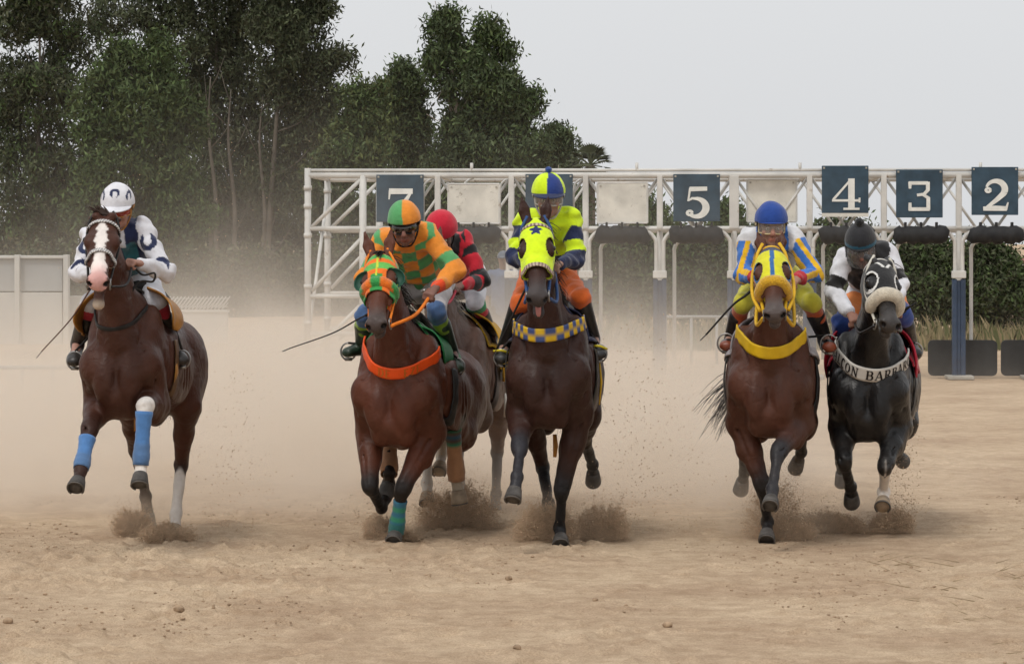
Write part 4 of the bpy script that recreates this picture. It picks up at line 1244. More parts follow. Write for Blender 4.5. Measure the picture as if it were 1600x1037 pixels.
    if fl_n:
        hair("forelock", [H.w(0.0, q.uniform(-.03, .03), 0.08) for _ in range(fl_n)], [H.f * c.get('flf', 0.5) + H.u * 0.6 + W * c.get('flw', 0.0) + S * c.get('fls', 0)] * fl_n, c.get('fll', 0.11), c.get('mane', c.get('hair', M_HAIRK)), root, 0.009, 0.6, 6)
    if hd.get('tongue'):
        t0 = H.w(0.50, 0, -0.075); ca = hd.get('jaw', 0.1)
        a = H.w(0.565, 0.0, -0.040 - 0.34 * ca)
        Geo().tube([t0, (t0 + a) / 2, a, a + H.f * 0.015 - H.u * .01], [0.014, 0.018, 0.016, 0.008], 10).build("tongue", M_TONGUE, root, True)
    return R

def offset_part(R, lv, keepv, planes=(), keep=None):
    V = R['V'] + R['N'] * lv
    V2, F2 = prefilter(V, R['F'], keepv)
    return cut_mesh(V2, F2, keep, planes)

def breast_band(R, left, bottom, right, fws, hw, colf, name="breast_band", lv=0.012, m=None, amax=1.75):
    """neck strap lying round the base of the neck: a ring through three points given by sight line and forward distance"""
    Y = lambda fw: R['Y0'] - fw * math.cos(math.radians(R['c'].get('yaw', 0)))
    a, b, c_ = P(*left, Y(fws[0])), P(*bottom, Y(fws[1])), P(*right, Y(fws[2]))
    n = nrm(np.cross(c_ - a, b - a)); n = n if n[2] > 0 else -n
    p0 = (a + b + c_) / 3
    V2, F2 = prefilter(R['V'], R['F'], lambda V: (np.abs((V - p0) @ n) < hw + 0.10) & (np.linalg.norm(V - b, axis=1) < 0.9) & (R['loc'](V)[:, 0] > -0.35))
    tree = BVHTree.FromPolygons([tuple(v) for v in V2], F2.tolist())
    ctr = R['nb'] - R['F0'] * 0.02; ctr = ctr + n * ((p0 - ctr) @ n)
    fr = nrm(R['F0'] - n * (R['F0'] @ n)); sd = np.cross(n, fr); sd = sd if sd @ R['S'] > 0 else -sd
    A = np.linspace(-amax, amax, 121); vs = np.linspace(-hw, hw, 7)
    rr = np.zeros((len(A), len(vs)))
    for i, x in enumerate(A):
        d = fr * math.cos(x) + sd * math.sin(x)
        for k, v in enumerate(vs):
            h = tree.ray_cast(Vector(ctr + n * v + d * 0.7), Vector(-d))
            rr[i, k] = np.linalg.norm(np.array(h[0]) - ctr - n * v) if h[0] is not None and h[3] < .68 else np.nan
    for k in range(len(vs)):
        ok = ~np.isnan(rr[:, k])
        rr[:, k] = np.interp(A, A[ok], rr[ok, k]) if ok.any() else .25
    kern = np.ones(9) / 9
    for k in range(len(vs)): rr[:, k] = np.convolve(np.pad(rr[:, k], 4, mode='edge'), kern, mode='valid')
    base = rr[:, 3]
    # a strap is pulled taut: its ring is the convex hull of the section it lies round
    q2 = sorted({(round(float(r * math.cos(x)), 5), round(float(r * math.sin(x)), 5)) for x, r in zip(A, base)})
    def half(pts):
        h = []
        for p in pts:
            while len(h) > 1 and (h[-1][0] - h[-2][0]) * (p[1] - h[-2][1]) - (h[-1][1] - h[-2][1]) * (p[0] - h[-2][0]) <= 0: h.pop()
            h.append(p)
        return h
    hull = half(q2)[:-1] + half(q2[::-1])[:-1]
    taut = base.copy()
    for i, x in enumerate(A):
        d = np.array([math.cos(x), math.sin(x)])
        for k in range(len(hull)):
            a_, b_ = np.array(hull[k]), np.array(hull[(k + 1) % len(hull)]); e = b_ - a_
            den = d[0] * e[1] - d[1] * e[0]
            if abs(den) < 1e-9: continue
            t = (a_[0] * e[1] - a_[1] * e[0]) / den; u = (a_[0] * d[1] - a_[1] * d[0]) / den
            if t > 0 and -1e-6 <= u <= 1 + 1e-6: taut[i] = max(base[i], t)
    taut = np.convolve(np.pad(taut, 7, mode='edge'), np.ones(15) / 15, mode='valid')
    rr = taut[:, None] + lv - 0.10 * vs[None, :]
    rr += 0.0015 * np.sin(A * 13)[:, None] * (vs / hw)[None, :]
    def at(x, v, off=0.0):
        fi = np.interp(x, A, np.arange(len(A))); i = int(min(fi, len(A) - 2)); t = fi - i
        r = np.interp(v, vs, rr[i] * (1 - t) + rr[i + 1] * t) + off
        return ctr + n * v + (fr * math.cos(x) + sd * math.sin(x)) * r
    na, nv_ = 150, 7
    AA = np.linspace(-amax, amax, na); V = []; ca = []; cv = []
    for x in AA:
        for v in np.linspace(-hw, hw, nv_): V.append(at(x, v)); ca.append(x); cv.append(v / hw)
    # every quad has its own corners, so printed checks stay crisp
    V = np.array(V); F = np.array([(i * nv_ + k, i * nv_ + k + 1, (i + 1) * nv_ + k + 1, (i + 1) * nv_ + k) for i in range(na - 1) for k in range(nv_ - 1)])
    VV = V[F].reshape(-1, 3); mid_a = np.array(ca)[F].mean(1); mid_v = np.array(cv)[F].mean(1)
    col = np.repeat(colf(mid_a, mid_v), 4, 0)
    o = mesh_obj(name, VV, np.arange(len(VV)).reshape(-1, 4), m or M_GLOSSC, R['root'], True, col=col)
    bm = bmesh.new(); bm.from_mesh(o.data)
    o.modifiers.new("weld", 'WELD').merge_threshold = 0.0002
    bm.free()
    sm = o.modifiers.new("thickness", 'SOLIDIFY'); sm.thickness = 0.010; sm.offset = 0.0
    return dict(o=o, at=at, hw=hw)

def band_text(R, bd, text, size, m, centre=0.0, name="letter", off=0.008, squeeze=1.0):
    """letters laid along a breast band, one mesh per letter"""
    A = np.linspace(-1.7, 1.7, 120); pp = np.array([bd['at'](a, 0) for a in A])
    s = np.concatenate([[0], np.cumsum(np.linalg.norm(np.diff(pp, axis=0), axis=1))]); s -= np.interp(centre, A, s)
    adv = []; T = []
    for ch in text:
        g = LETTERS.get(ch)
        w = (g[0] if g else 0.5) * size
        T.append((ch, w)); adv.append(w + size * 0.16)
    x = -sum(adv) / 2
    for (ch, w), ad in zip(T, adv):
        if ch in LETTERS:
            V, F = [], []
            for (pts, ws) in LETTERS[ch][1]:
                pts = [np.array(p, float) for p in pts]; dense = []; dw = []
                for q in range(len(pts) - 1):
                    for e in range(4): dense.append(pts[q] * (1 - e / 4) + pts[q + 1] * e / 4); dw.append(ws[q] * (1 - e / 4) + ws[q + 1] * e / 4)
                dense.append(pts[-1]); dw.append(ws[-1])
                for q, p in enumerate(dense):
                    t = dense[min(q + 1, len(dense) - 1)] - dense[max(q - 1, 0)]; t = t / (np.linalg.norm(t) + 1e-9); nn = np.array([-t[1], t[0]])
                    for sg in (1, -1):
                        e = (p + nn * sg * dw[q] / 2) * size
                        V.append(bd['at'](float(np.interp(x + e[0], s, A)), float(np.clip(e[1] - size / 2, -bd['hw'] * .97, bd['hw'] * .97)), off + .0004 * len(F) * .05))
                b = len(V) - 2 * len(dense)
                F += [(b + 2 * q, b + 2 * q + 1, b + 2 * q + 3, b + 2 * q + 2) for q in range(len(dense) - 1)]
            mesh_obj(name, V, F, m, bd['o'], False)
        x += ad

def _letters():
    def arc(cx, cy, rx, ry, a0, a1, n=10): return [(cx + rx * math.cos(math.radians(a0 + (a1 - a0) * i / n)), cy + ry * math.sin(math.radians(a0 + (a1 - a0) * i / n))) for i in range(n + 1)]
    f, h = .20, .09                                                # thick stem, thin hair line and serif
    def ser(x, y, w=.30): return ([(x - w / 2, y), (x + w / 2, y)], [h, h])
    def stem(x): return [([(x, 0), (x, 1)], [f, f]), ser(x, .045), ser(x, .955)]
    L = {}
    L['H'] = (.86, stem(.16) + stem(.70) + [([(.16, .5), (.70, .5)], [h, h])])
    L['A'] = (.86, [([(.08, .03), (.43, 1.0)], [h, h]), ([(.43, 1.0), (.76, .03)], [f, f]), ([(.2, .33), (.62, .33)], [h, h]), ser(.10, .045, .24), ser(.74, .045, .30)])
    L['L'] = (.66, stem(.16) + [([(.16, .05), (.62, .05)], [h, h]), ([(.60, .02), (.60, .30)], [.08, .05])])
    L['C'] = (.76, [(arc(.42, .5, .32, .46, 50, 310), [.09, .13, .18, .22, .24, .24, .24, .22, .18, .13, .09]), ([(.66, .70), (.66, .96)], [.06, .09])])
    L['O'] = (.82, [(arc(.41, .5, .31, .45, 0, 360, 16), [.22, .2, .15, .11, .1, .11, .15, .2, .22, .2, .15, .11, .1, .11, .15, .2, .22])])
    L['N'] = (.86, [([(.16, 0), (.16, 1)], [h, h]), ([(.16, .97), (.70, .03)], [f, f]), ([(.70, 0), (.70, 1)], [h, h]), ser(.16, .045, .26), ser(.12, .955, .22), ser(.70, .955, .26)])
    L['B'] = (.76, stem(.16) + [([(.16, .955), (.42, .955)] + arc(.42, .74, .2, .215, 90, -90, 8) + [(.16, .52)], [h, h] + [.09, .13, .17, .19, .2, .19, .17, .13, .09] + [h]), ([(.16, .52), (.44, .52)] + arc(.44, .28, .23, .24, 90, -90, 8) + [(.16, .045)], [h, h] + [.09, .13, .17, .19, .2, .19, .17, .13, .09] + [h])])
    L['R'] = (.82, stem(.16) + [([(.16, .955), (.42, .955)] + arc(.42, .72, .21, .235, 90, -90, 8) + [(.16, .485)], [h, h] + [.09, .13, .17, .19, .2, .19, .17, .13, .09] + [h]), ([(.40, .48), (.70, .04)], [f, f]), ser(.72, .045, .24)])
    L['E'] = (.70, stem(.16) + [([(.16, .05), (.62, .05)], [h, h]), ([(.16, .5), (.46, .5)], [h, h]), ([(.16, .95), (.60, .95)], [h, h])])
    L['D'] = (.80, stem(.16) + [([(.16, .955), (.36, .955)] + arc(.36, .5, .34, .455, 90, -90, 10) + [(.16, .045)], [h, h] + [.09, .13, .17, .2, .22, .22, .22, .2, .17, .13, .09] + [h])])
    L['Z'] = (.72, [([(.08, .95), (.62, .95)], [h, h]), ([(.6, .95), (.1, .05)], [f, f]), ([(.08, .05), (.64, .05)], [h, h])])
    return L
LETTERS = _letters()

def head_shell(R, lv, x0, x1, th, colf, name, m=None, eyes=0.0, zlo=-0.3, earcut=True, h=0.0065, tilt=0.0, jaw=None):
    """cloth or strap fitted on the head between two stations along the face"""
    H = R['H']; B = Sdf()
    head_prims(B, H, R['c']['head'].get('jaw', 0.06) if jaw is None else jaw, False)
    thr = H.w(0.06, 0, -0.05)
    B.ecap(thr * 0.7 + R['nb'] * 0.3, thr, R['S'], (0.085, 0.135), (0.072, 0.115), .04)
    V, F = B.mesh(h, lv)
    n0 = nrm(H.f + H.u * tilt)
    planes = [(H.w(x0, 0, 0), n0), (H.w(x1, 0, 0), -n0)]
    m0, m1 = x0 - 0.12, x1 + 0.12
    V2, F2 = prefilter(V, F, lambda X: (H.loc(X)[:, 0] > m0) & (H.loc(X)[:, 0] < m1) & (H.loc(X)[:, 2] > zlo - 0.02))
    def keep(C):
        l = H.loc(C); k = l[:, 2] > zlo
        for s in (-1, 1):
            if eyes: k &= np.linalg.norm((l - np.array([0.196, s * 0.086, 0.044])) * np.array([0.72, 1, 1]), axis=1) > eyes
            if earcut: k &= np.linalg.norm(l - np.array([-0.005, s * 0.055, 0.075]), axis=1) > 0.038
        return k
    V3, F3 = cut_mesh(V2, F2, keep, planes)
    l = H.loc(V3)
    return shell(name, V3, F3, th, m or M_CLOTH, R['root'], colf(l))

def cheek_straps(R, m, nose_x=0.40, r=0.008):
    H = R['H']; g = Geo()
    for s in (-1, 1):
        g.tube(curve_pts([H.w(-0.02, s * 0.05, 0.09), H.w(0.06, s * 0.088, 0.05), H.w(0.16, s * 0.094, -0.04), H.w(0.30, s * 0.078, -0.06), H.w(0.47, s * 0.062, -0.058)], 5), r, 6)
    g.build("cheek_strap", m, R['root'], True)
    for s in (-1, 1):
        c = H.w(0.485, s * 0.066, -0.060)
        pts = [c + (H.f * math.cos(a) + H.u * math.sin(a)) * 0.032 for a in np.linspace(0, 2 * math.pi, 17)]
        Geo().tube(pts, 0.005, 6, False).build("bit_ring", M_STEEL, R['root'], True)

def rein(R, hand, side, m, r=0.008, sag=0.05, via=None):
    H = R['H']
    a = H.w(0.50, side * 0.068, -0.065); b = np.asarray(hand)
    mid = (a + b) / 2 + np.array([side * 0.03, 0, -sag])
    Geo().tube(curve_pts([a, mid, b] if via is None else [a, via, b], 8), r, 6, True, 1.0).build("rein", m, R['root'], True)

def girth(R, colr, x=-0.10, hw=0.045, hang=None):
    kv = lambda V: (np.abs(R['loc'](V)[:, 0] - x) < 0.12) & (R['loc'](V)[:, 2] < 1.25) & (np.abs(R['loc'](V)[:, 1]) < 0.40) & (R['loc'](V)[:, 2] > 0.70)
    V2, F2 = offset_part(R, 0.010, kv, [(R['w'](x - hw, 0, 1), R['Fp']), (R['w'](x + hw, 0, 1), -R['Fp'])])
    o = shell("girth", V2, F2, 0.008, M_GLOSSC, R['root'], np.tile(np.array(colr), (len(V2), 1)))
    if hang is not None:
        zb = V2[:, 2].min(); c = R['w'](x, 0.02, 1.0); c[2] = zb
        Geo().tube([c + [0, 0, .01], c + [.005, 0, -.06], c + [0.0, 0, -.13]], [.014, .018, .012], 6).build("strap_end", hang, R['root'], True)
    return o

def saddle_cloth(R, colf, x0=-0.80, x1=-0.12, z0=1.10, lv=0.018, name="saddle_cloth"):
    kv = lambda V: (R['loc'](V)[:, 0] > x0 - .05) & (R['loc'](V)[:, 0] < x1 + .05) & (R['loc'](V)[:, 2] > z0 - .05)
    w = R['w']
    V2, F2 = offset_part(R, lv, kv, [(w(x0, 0, 1), R['Fp']), (w(x1, 0, 1), -R['Fp'] ), (w(0, 0, z0), R['Up'])])
    l = R['loc'](V2)
    o = shell(name, V2, F2, 0.012, M_CLOTH, R['root'], colf(l))
    # racing saddle: a small tree with a raised pommel and cantle
    s = Geo()
    pts = [w(-0.16, 0, 1.585), w(-0.22, 0, 1.575), w(-0.34, 0, 1.535), w(-0.46, 0, 1.53), w(-0.58, 0, 1.565)]
    s.tube(curve_pts(pts, 4), [0.035 + 0.03 * i / 16 for i in range(17)], 8, True, 1.9)
    s.build("saddle", M_LEATHER, R['root'], True)
    return o

def flap(R, m, side, x0=-0.40, x1=-0.04, prof=((.10, 1.53), (.22, 1.46), (.315, 1.34), (.345, 1.22), (.325, 1.10)), name="saddle_flap"):
    """stiff leather flap that stands off the horse's side"""
    w = R['w']; pr = curve_pts([np.array([p[0], p[1], 0]) for p in prof], 4)
    n = len(pr); m_ = 8; V = []
    for i, p in enumerate(pr):
        t = i / (n - 1)
        hw = (x1 - x0) / 2 * (1.0 if t < 0.6 else math.sqrt(max(0.02, 1 - ((t - 0.6) / 0.42) ** 2)))
        xc = (x0 + x1) / 2 + 0.05 * t
        for j in range(m_ + 1):
            V.append(w(xc - hw + 2 * hw * j / m_, side * (p[0] + 0.008 * math.sin(j * .9)), p[1]))
    F = [(i * (m_ + 1) + j, i * (m_ + 1) + j + 1, (i + 1) * (m_ + 1) + j + 1, (i + 1) * (m_ + 1) + j) for i in range(n - 1) for j in range(m_)]
    o = mesh_obj(name, V, np.array(F), m, R['root'], True)
    sm = o.modifiers.new("thickness", 'SOLIDIFY'); sm.thickness = 0.010
    return o

def stirrup(R, foot, up, m=M_STEEL, r=0.052, leather_top=None):
    c = np.asarray(foot); u = nrm(np.asarray(up)); s = R['S']
    pts = [c + (s * math.cos(a) * 0.95 + u * (math.sin(a) * 1.05 + 0.25)) * r for a in np.linspace(-0.35 * math.pi, 1.35 * math.pi, 18)]
    g = Geo(); g.tube(pts, 0.006, 6); g.tube([pts[0], pts[-1]], 0.012, 6)
    o = g.build("stirrup", m, R['root'], True)
    if leather_top is not None:
        Geo().tube([c + u * r * 1.3, np.asarray(leather_top)], 0.008, 5).build("stirrup_leather", M_LEATHER, R['root'], True)
    return o
# ------------------------------------------------------------------ the six horses
HA = make_horse(dict(label="dark brown horse with white blaze, pink nose and blue fore bandages, leftmost in the race", Y0=19.95, yaw=-5.5, pitch=9, chest=(186, 560), width=0.93,
    coat=(0.056, 0.0200, 0.0120), points=(0.030, 0.015, 0.012), muzzle=(0.09, 0.05, 0.04), blaze=True, mane_side=-1, forelock=40, flf=-0.35, flw=0.1, fls=-0.75, fll=0.085, mane=M_HAIRB, hair=M_HAIRB,
    fl=dict(K=(139, 672), F=(126, 735), H=(119, 766), sK=1, sF=1, sH=1, pcol=(0.040, 0.018, 0.013)), fr=dict(K=(226, 634), F=(220, 722), H=(219, 760), sK=1, sF=-1, sH=1, kneespot=1, sock=1.9, palehoof=0),
    hl=dict(K=(212, 702), F=(228, 775), H=(233, 822), sK=-1, sF=-1, sH=-1), hr=dict(K=(283, 726), F=(275, 803), H=(271, 840), sK=-1, sF=1, sH=1, sock=1.25, palehoof=1, sy=.2),
    head=dict(poll=(163, 352), nose=(153, 447), neck=0.80, jaw=0.30, turn=8, roll=-3, ear=(0.2, 1.5), earlen=.75), tail=(0.0, 0.5, -.3), tail_len=.45, tail_droop=3.0))
HB = make_horse(dict(label="bay horse in orange and green hood with eye cups and an orange breast band", Y0=20.45, yaw=-11, pitch=9, chest=(614, 605), width=1.06,
    coat=(0.088, 0.0285, 0.0160), points=(0.016, 0.013, 0.012), muzzle=(0.070, 0.058, 0.055),
    fl=dict(K=(578, 760), F=(596, 792), H=(606, 768), sK=1, sF=-1, sH=-1), fr=dict(K=(628, 765), F=(620, 822), H=(616, 850), sK=1, sF=-1, sH=1),
    hl=dict(K=(609, 668), F=(608, 738), H=(607, 765), sK=1, sF=1, sH=-1, pcol=(0.022, 0.016, 0.014)), hr=dict(K=(707, 660), F=(713, 745), H=(719, 785), sK=1, sF=-1, sH=-1, palehoof=1, sock=1.95, sockcol=(0.40, 0.34, 0.26)),
    head=dict(poll=(597, 410), nose=(588, 514), neck=0.80, jaw=0.05, turn=-2, roll=2, ear=(0.15, 0.0)), tail_len=.6))
HC = make_horse(dict(label="grey roan horse with pale forelegs, half hidden behind the orange and green hooded bay", Y0=22.2, yaw=-8, pitch=5, chest=(700, 590), width=0.95, coat_mat=M_COAT_B,
    coat=(0.085, 0.044, 0.031), points=(0.055, 0.042, 0.038), muzzle=(0.10, 0.08, 0.07), mane=M_HAIRW, mane_side=1, under=(0.095, 0.054, 0.040),
    fl=dict(K=(668, 690), F=(667, 755), H=(668, 788), sK=1, sF=1, sH=1, pcol=(0.50, 0.46, 0.41), palehoof=1), fr=dict(K=(694, 662), F=(690, 712), H=(686, 740), sK=1, sF=-1, sH=1, pcol=(0.50, 0.46, 0.41), palehoof=1),
    hl=dict(K=(716, 692), F=(718, 748), H=(722, 775), sK=-1, sF=1, sH=1), hr=dict(K=(777, 706), F=(775, 772), H=(773, 807), sK=-1, sF=1, sH=1),
    head=dict(poll=(668, 400), nose=(652, 466), neck=0.85, jaw=0.05), tail=(-0.75, 0.5, 0.1), tail_droop=2.6, tail_len=0.8))
HD = make_horse(dict(label="dark bay horse in fluorescent yellow hood with a blue star, centre of the race", Y0=20.15, yaw=-4, pitch=9, chest=(856, 575), width=0.97,
    coat=(0.036, 0.0150, 0.0110), points=(0.013, 0.0125, 0.014), muzzle=(0.050, 0.044, 0.044),
    fl=dict(K=(812, 698), F=(808, 745), H=(801, 783), sK=1, sF=1, sH=1, pcol=(0.030, 0.029, 0.034)), fr=dict(K=(878, 764), F=(875, 824), H=(877, 854), sK=1, sF=-1, sH=1),
    hl=dict(K=(848, 730), F=(857, 785), H=(862, 805), sK=-1, sF=1, sH=-1), hr=dict(K=(914, 688), F=(926, 726), H=(927, 748), sK=-1, sF=-1, sH=-1),
    head=dict(poll=(838, 357), nose=(840, 472), neck=0.84, jaw=0.24, tongue=1, ear=(0.25, -.05), earlen=.85), forelock=0))
HE = make_horse(dict(label="bay horse in yellow and blue hood with yellow noseband roll and plain yellow band", Y0=20.45, yaw=-6, pitch=9, chest=(1202, 590), width=1.0,
    coat=(0.074, 0.0280, 0.0175), points=(0.015, 0.013, 0.013), muzzle=(0.085, 0.072, 0.070),
    fl=dict(K=(1192, 760), F=(1199, 815), H=(1198, 847), sK=1, sF=-1, sH=1), fr=dict(K=(1216, 706), F=(1207, 764), H=(1203, 794), sK=1, sF=1, sH=1, pcol=(0.026, 0.025, 0.028)),
    hl=dict(K=(1161, 694), F=(1163, 737), H=(1158, 762), sK=-1, sF=-1, sH=-1), hr=dict(K=(1254, 665), F=(1252, 706), H=(1244, 728), sK=-1, sF=-1, sH=-1),
    head=dict(poll=(1205, 402), nose=(1211, 496), neck=0.80, jaw=0.06, ear=(0.1, 0.1), earlen=.62), tail=(-0.75, 0.5, -0.12), tail_len=0.62, tail_droop=1.2, forelock=0))
HF = make_horse(dict(label="black horse in black hood with white lines and a white fleece noseband", Y0=21.0, yaw=-9, pitch=7, chest=(1357, 600), width=0.96, coat_mat=M_COAT_K,
    coat=(0.010, 0.0092, 0.0095), points=(0.010, 0.0095, 0.010), muzzle=(0.045, 0.040, 0.038),
    fl=dict(K=(1318, 720), F=(1329, 760), H=(1331, 780), sK=1, sF=-1, sH=-1), fr=dict(K=(1383, 729), F=(1381, 768), H=(1379, 795), sK=1, sF=-1, sH=1, sock=1.12, palehoof=1),
    hl=dict(K=(1322, 688), F=(1314, 722), H=(1316, 752), sK=-1, sF=-1, sH=-1), hr=dict(K=(1402, 680), F=(1400, 708), H=(1408, 716), sK=-1, sF=-1, sH=-1),
    head=dict(poll=(1372, 422), nose=(1391, 512), neck=0.82, jaw=0.05, turn=14, roll=-10, ear=(0.2, .9), earlen=.7), forelock=0))
HORSES = [HA, HB, HC, HD, HE, HF]
# ------------------------------------------------------------------ jockeys
M_SKINW = M_SKIN
M_BOOT = mat("boot_leather", (1, 1, 1), 0.40, 0.5, 0.2, 14, 0.2, 50, attr=True)
M_LENS = mat("dark_lens", (0.02, 0.014, 0.012), 0.08, 0.8, 0.05)
def clear_mat(name, c, a):
    m, nt, b = base_mat(name, 0.15, 0.5)
    b.inputs["Base Color"].default_value = (*c, 1); b.inputs["Alpha"].default_value = a
    return m
M_CLEAR = clear_mat("clear_lens", (0.50, 0.46, 0.42), 0.26)
M_VISOR = clear_mat("smoky_visor", (0.20, 0.19, 0.18), 0.34)
def fist(B, wrist, d, curl, side, k=1.0):
    """palm, four bent fingers and a thumb closed on a rein"""
    d, curl = nrm(d), nrm(curl - d * (curl @ d) / (d @ d)); s = np.cross(d, curl)
    B.ecap(wrist, wrist + d * .078 * k, s, (.026 * k, .020 * k), (.040 * k, .016 * k), .012)
    for i, (o, l) in enumerate(((-.030, .92), (-.010, 1.05), (.010, 1.0), (.029, .82))):
        a = wrist + d * .080 * k + s * o * k
        b = a + (d * .018 + curl * .030) * l * k; c = b + (-d * .022 + curl * .018) * l * k; e = c + (-d * .022 - curl * .012) * l * k
        B.cap(a, b, .0105 * k, .0098 * k, .004); B.cap(b, c, .0098 * k, .0090 * k, .004); B.cap(c, e, .0090 * k, .0078 * k, .004)
    t0 = wrist + d * .025 * k + s * side * .030 * k; t1 = t0 + (d * .030 + s * side * .010 + curl * .020) * k; t2 = t1 + (d * .022 - s * side * .012 + curl * .014) * k
    B.cap(t0, t1, .013 * k, .011 * k, .008); B.cap(t1, t2, .011 * k, .009 * k, .004)

def make_rider(c, R):
    Y = lambda fw: R['Y0'] - fw
    K = {k: P(v[0], v[1], Y(v[2])) for k, v in c['kp'].items()}
    W = np.array([0, 0, 1.0])
    S = nrm(K['sh_r'] - K['sh_l'])
    hip = K['hip']; chest = (K['sh_l'] + K['sh_r']) / 2
    spine = nrm(chest - hip); front = nrm(np.cross(spine, S)); front = front if front @ np.array([0, -1, -0.4]) > 0 else -front
    # head frame
    pit, tur, rol = [math.radians(x) for x in c.get('look', (22, 0, 0))]
    g = np.array([math.sin(tur) * math.cos(pit), -math.cos(tur) * math.cos(pit), -math.sin(pit)])
    sd = nrm(np.array([math.cos(tur), math.sin(tur), 0])); sd = rotv(sd, g, rol)
    up = np.cross(sd, g); up = up if up[2] > 0 else -up
    hc = K['head']; A = np.array([g, sd, up])
    hw = lambda x, y, z: hc + g * x + sd * y + up * z
    hloc = lambda V: (V - hc) @ A.T
    rootp = R['root'].location.copy()
    root = empty("person", (rootp.x, hip[1], 0), c['label'], "person", "jockeys riding in the race")
    # --- body (continuous: head, neck, trunk, limbs, hands)
    B = Sdf()
    E = lambda p, r, k=.02, op='+': B.ell(hw(*p), r, A, k, op)
    E((-.012, 0, .030), (.094, .074, .088), .02)
    E((.018, 0, -.032), (.070, .056, .082), .02)
    E((.045, 0, -.092), (.036, .036, .028), .03)
    E((.072, 0, -.105), (.020, .021, .018), .02)
    B.cap(hw(.083, 0, .004), hw(.106, 0, -.036), .009, .015, .012)
    E((.098, 0, -.044), (.016, .021, .011), .008)
    for s in (-1, 1):
        B.cap(hw(.084, s * .012, .014), hw(.070, s * .048, .012), .010, .009, .012)
        E((.080, s * .031, -.008), (.016, .017, .012), .010, '-')
        E((.060, s * .046, -.036), (.026, .020, .022), .02)
        E((-.010, s * .074, -.022), (.020, .011, .032), .01)
        E((.030, s * .044, -.080), (.035, .014, .03), .02)
    E((.084, 0, -.070), (.014, .026, .007), .008); E((.083, 0, -.081), (.014, .023, .007), .006)
    nb = chest + spine * .03
    B.cap(hw(-.02, 0, -.06), nb, .053, .060, .03)
    B.ecap(hip + spine * .08, chest - spine * .05, S, (.085, .06), (.115, .065), .05)
    B.ecap(K['sh_l'], K['sh_r'], spine, (.05, .05), (.05, .05), .04)
    B.ell(hip, (.105, .09, .08), np.array([S, front, spine]), .05)
    for q in ('l', 'r'):
        B.cap(K['sh_' + q], K['el_' + q], .038, .030, .03); B.cap(K['el_' + q], K['ha_' + q], .030, .025, .02)
        B.cap(hip + S * (.08 if q == 'r' else -.08), K['kn_' + q], .062, .036, .04); B.cap(K['kn_' + q], K['an_' + q], .034, .024, .03)
        B.cap(K['an_' + q], K['to_' + q], .032, .026, .02)
        d = nrm(K['ha_' + q] - K['el_' + q])
        if not c.get('nohand_' + q): fist(B, K['ha_' + q], d, nrm(np.array([0, .5, -1.0])), -1 if q == 'r' else 1, c.get('handk', 1.0))
    V, F = B.mesh(0.0075)
    sk = np.array(c.get('skin', (0.32, 0.175, 0.12)))
    col = np.tile(sk, (len(V), 1)); l = hloc(V)
    inh = np.linalg.norm(l, axis=1) < .17
    col = mixc(col, sk * np.array([1.15, .70, .62]), ((np.abs(l[:, 2] + .076) < .011) & (np.abs(l[:, 1]) < .026) & (l[:, 0] > .06) & inh) * 0.8)
    col = mixc(col, sk * .25, ((np.abs(l[:, 2] - .016 + np.abs(l[:, 1]) * .1) < .006) & (np.abs(np.abs(l[:, 1]) - .032) < .020) & (l[:, 0] > .05) & inh) * 0.9)
    col = mixc(col, sk * np.array([.62, .6, .62]), (inh & (l[:, 2] < -.062) & (np.abs(l[:, 2] + .076) > .012) & (l[:, 0] > .0)) * c.get('stubble', 0.35))
    col = mixc(col, sk * np.array([1.2, .85, .8]), (inh & (np.linalg.norm((l - np.array([.1, 0, -.042])), axis=1) < .03)) * 0.4)
    mesh_obj("body", V, F, M_SKIN, root, True, col=col)
    for s in (-1, 1):
        mesh_obj("eye", ico3V * .0115 + hw(.0735, s * .031, -.008), ico3F, M_EYEW, root, True)
        mesh_obj("pupil", ico3V * .0062 + hw(.0800, s * .031, -.009), ico3F, M_EYE, root, True)
    # --- shirt
    B = Sdf(); B.noise = wrinkle(c.get('seed', 1), .0095)
    bl = c.get('bulk', 1.0) * .93
    B.ecap(hip + spine * .06, hip + spine * .30, S, (.135 * bl, .115 * bl), (.165 * bl, .120 * bl), .05)
    B.ecap(hip + spine * .26, chest - spine * .04, S, (.165 * bl, .125 * bl), (.170 * bl, .110 * bl), .05)
    B.ecap(K['sh_l'] * .93 + K['sh_r'] * .07, K['sh_r'] * .93 + K['sh_l'] * .07, spine, (.075, .075), (.075, .075), .05)
    B.cap(chest, nb + (hw(0, 0, -.07) - nb) * .35, .085, .066, .03)
    cuff = {}
    for q in ('l', 'r'):
        sh, el, ha = K['sh_' + q], K['el_' + q], K['ha_' + q]
        B.cap(sh, el, .070 * bl, .058 * bl, .03)
        e2 = el + (ha - el) * c.get('sleeve', .92)
        B.cap(el, e2, .059 * bl, .036, .025)
        B.ell(el, (.064 * bl, .064 * bl, .062 * bl), None, .02)
        cuff[q] = (el, ha)
    B.cap(hw(-.02, 0, -.05), hw(-.02, 0, -.052), .054, .054, .012, '-')
    V, F = B.mesh(0.0075)
    segs = [(hip, chest), (K['sh_l'], K['el_l']), (K['el_l'], K['ha_l']), (K['sh_r'], K['el_r']), (K['el_r'], K['ha_r'])]
    rad = [.155, .066, .05, .066, .05]
    ts, ds = zip(*[seg_t(V, a, b) for a, b in segs])
    dn = np.stack([d - r for d, r in zip(ds, rad)], 1); part = dn.argmin(1)
    t = np.stack(ts, 1)[np.arange(len(V)), part]
    rel = V - chest
    info = dict(V=V, part=part, t=t, x=rel @ S, z=(V - hip) @ spine, y=rel @ front, L=np.linalg.norm(chest - hip), K=K)
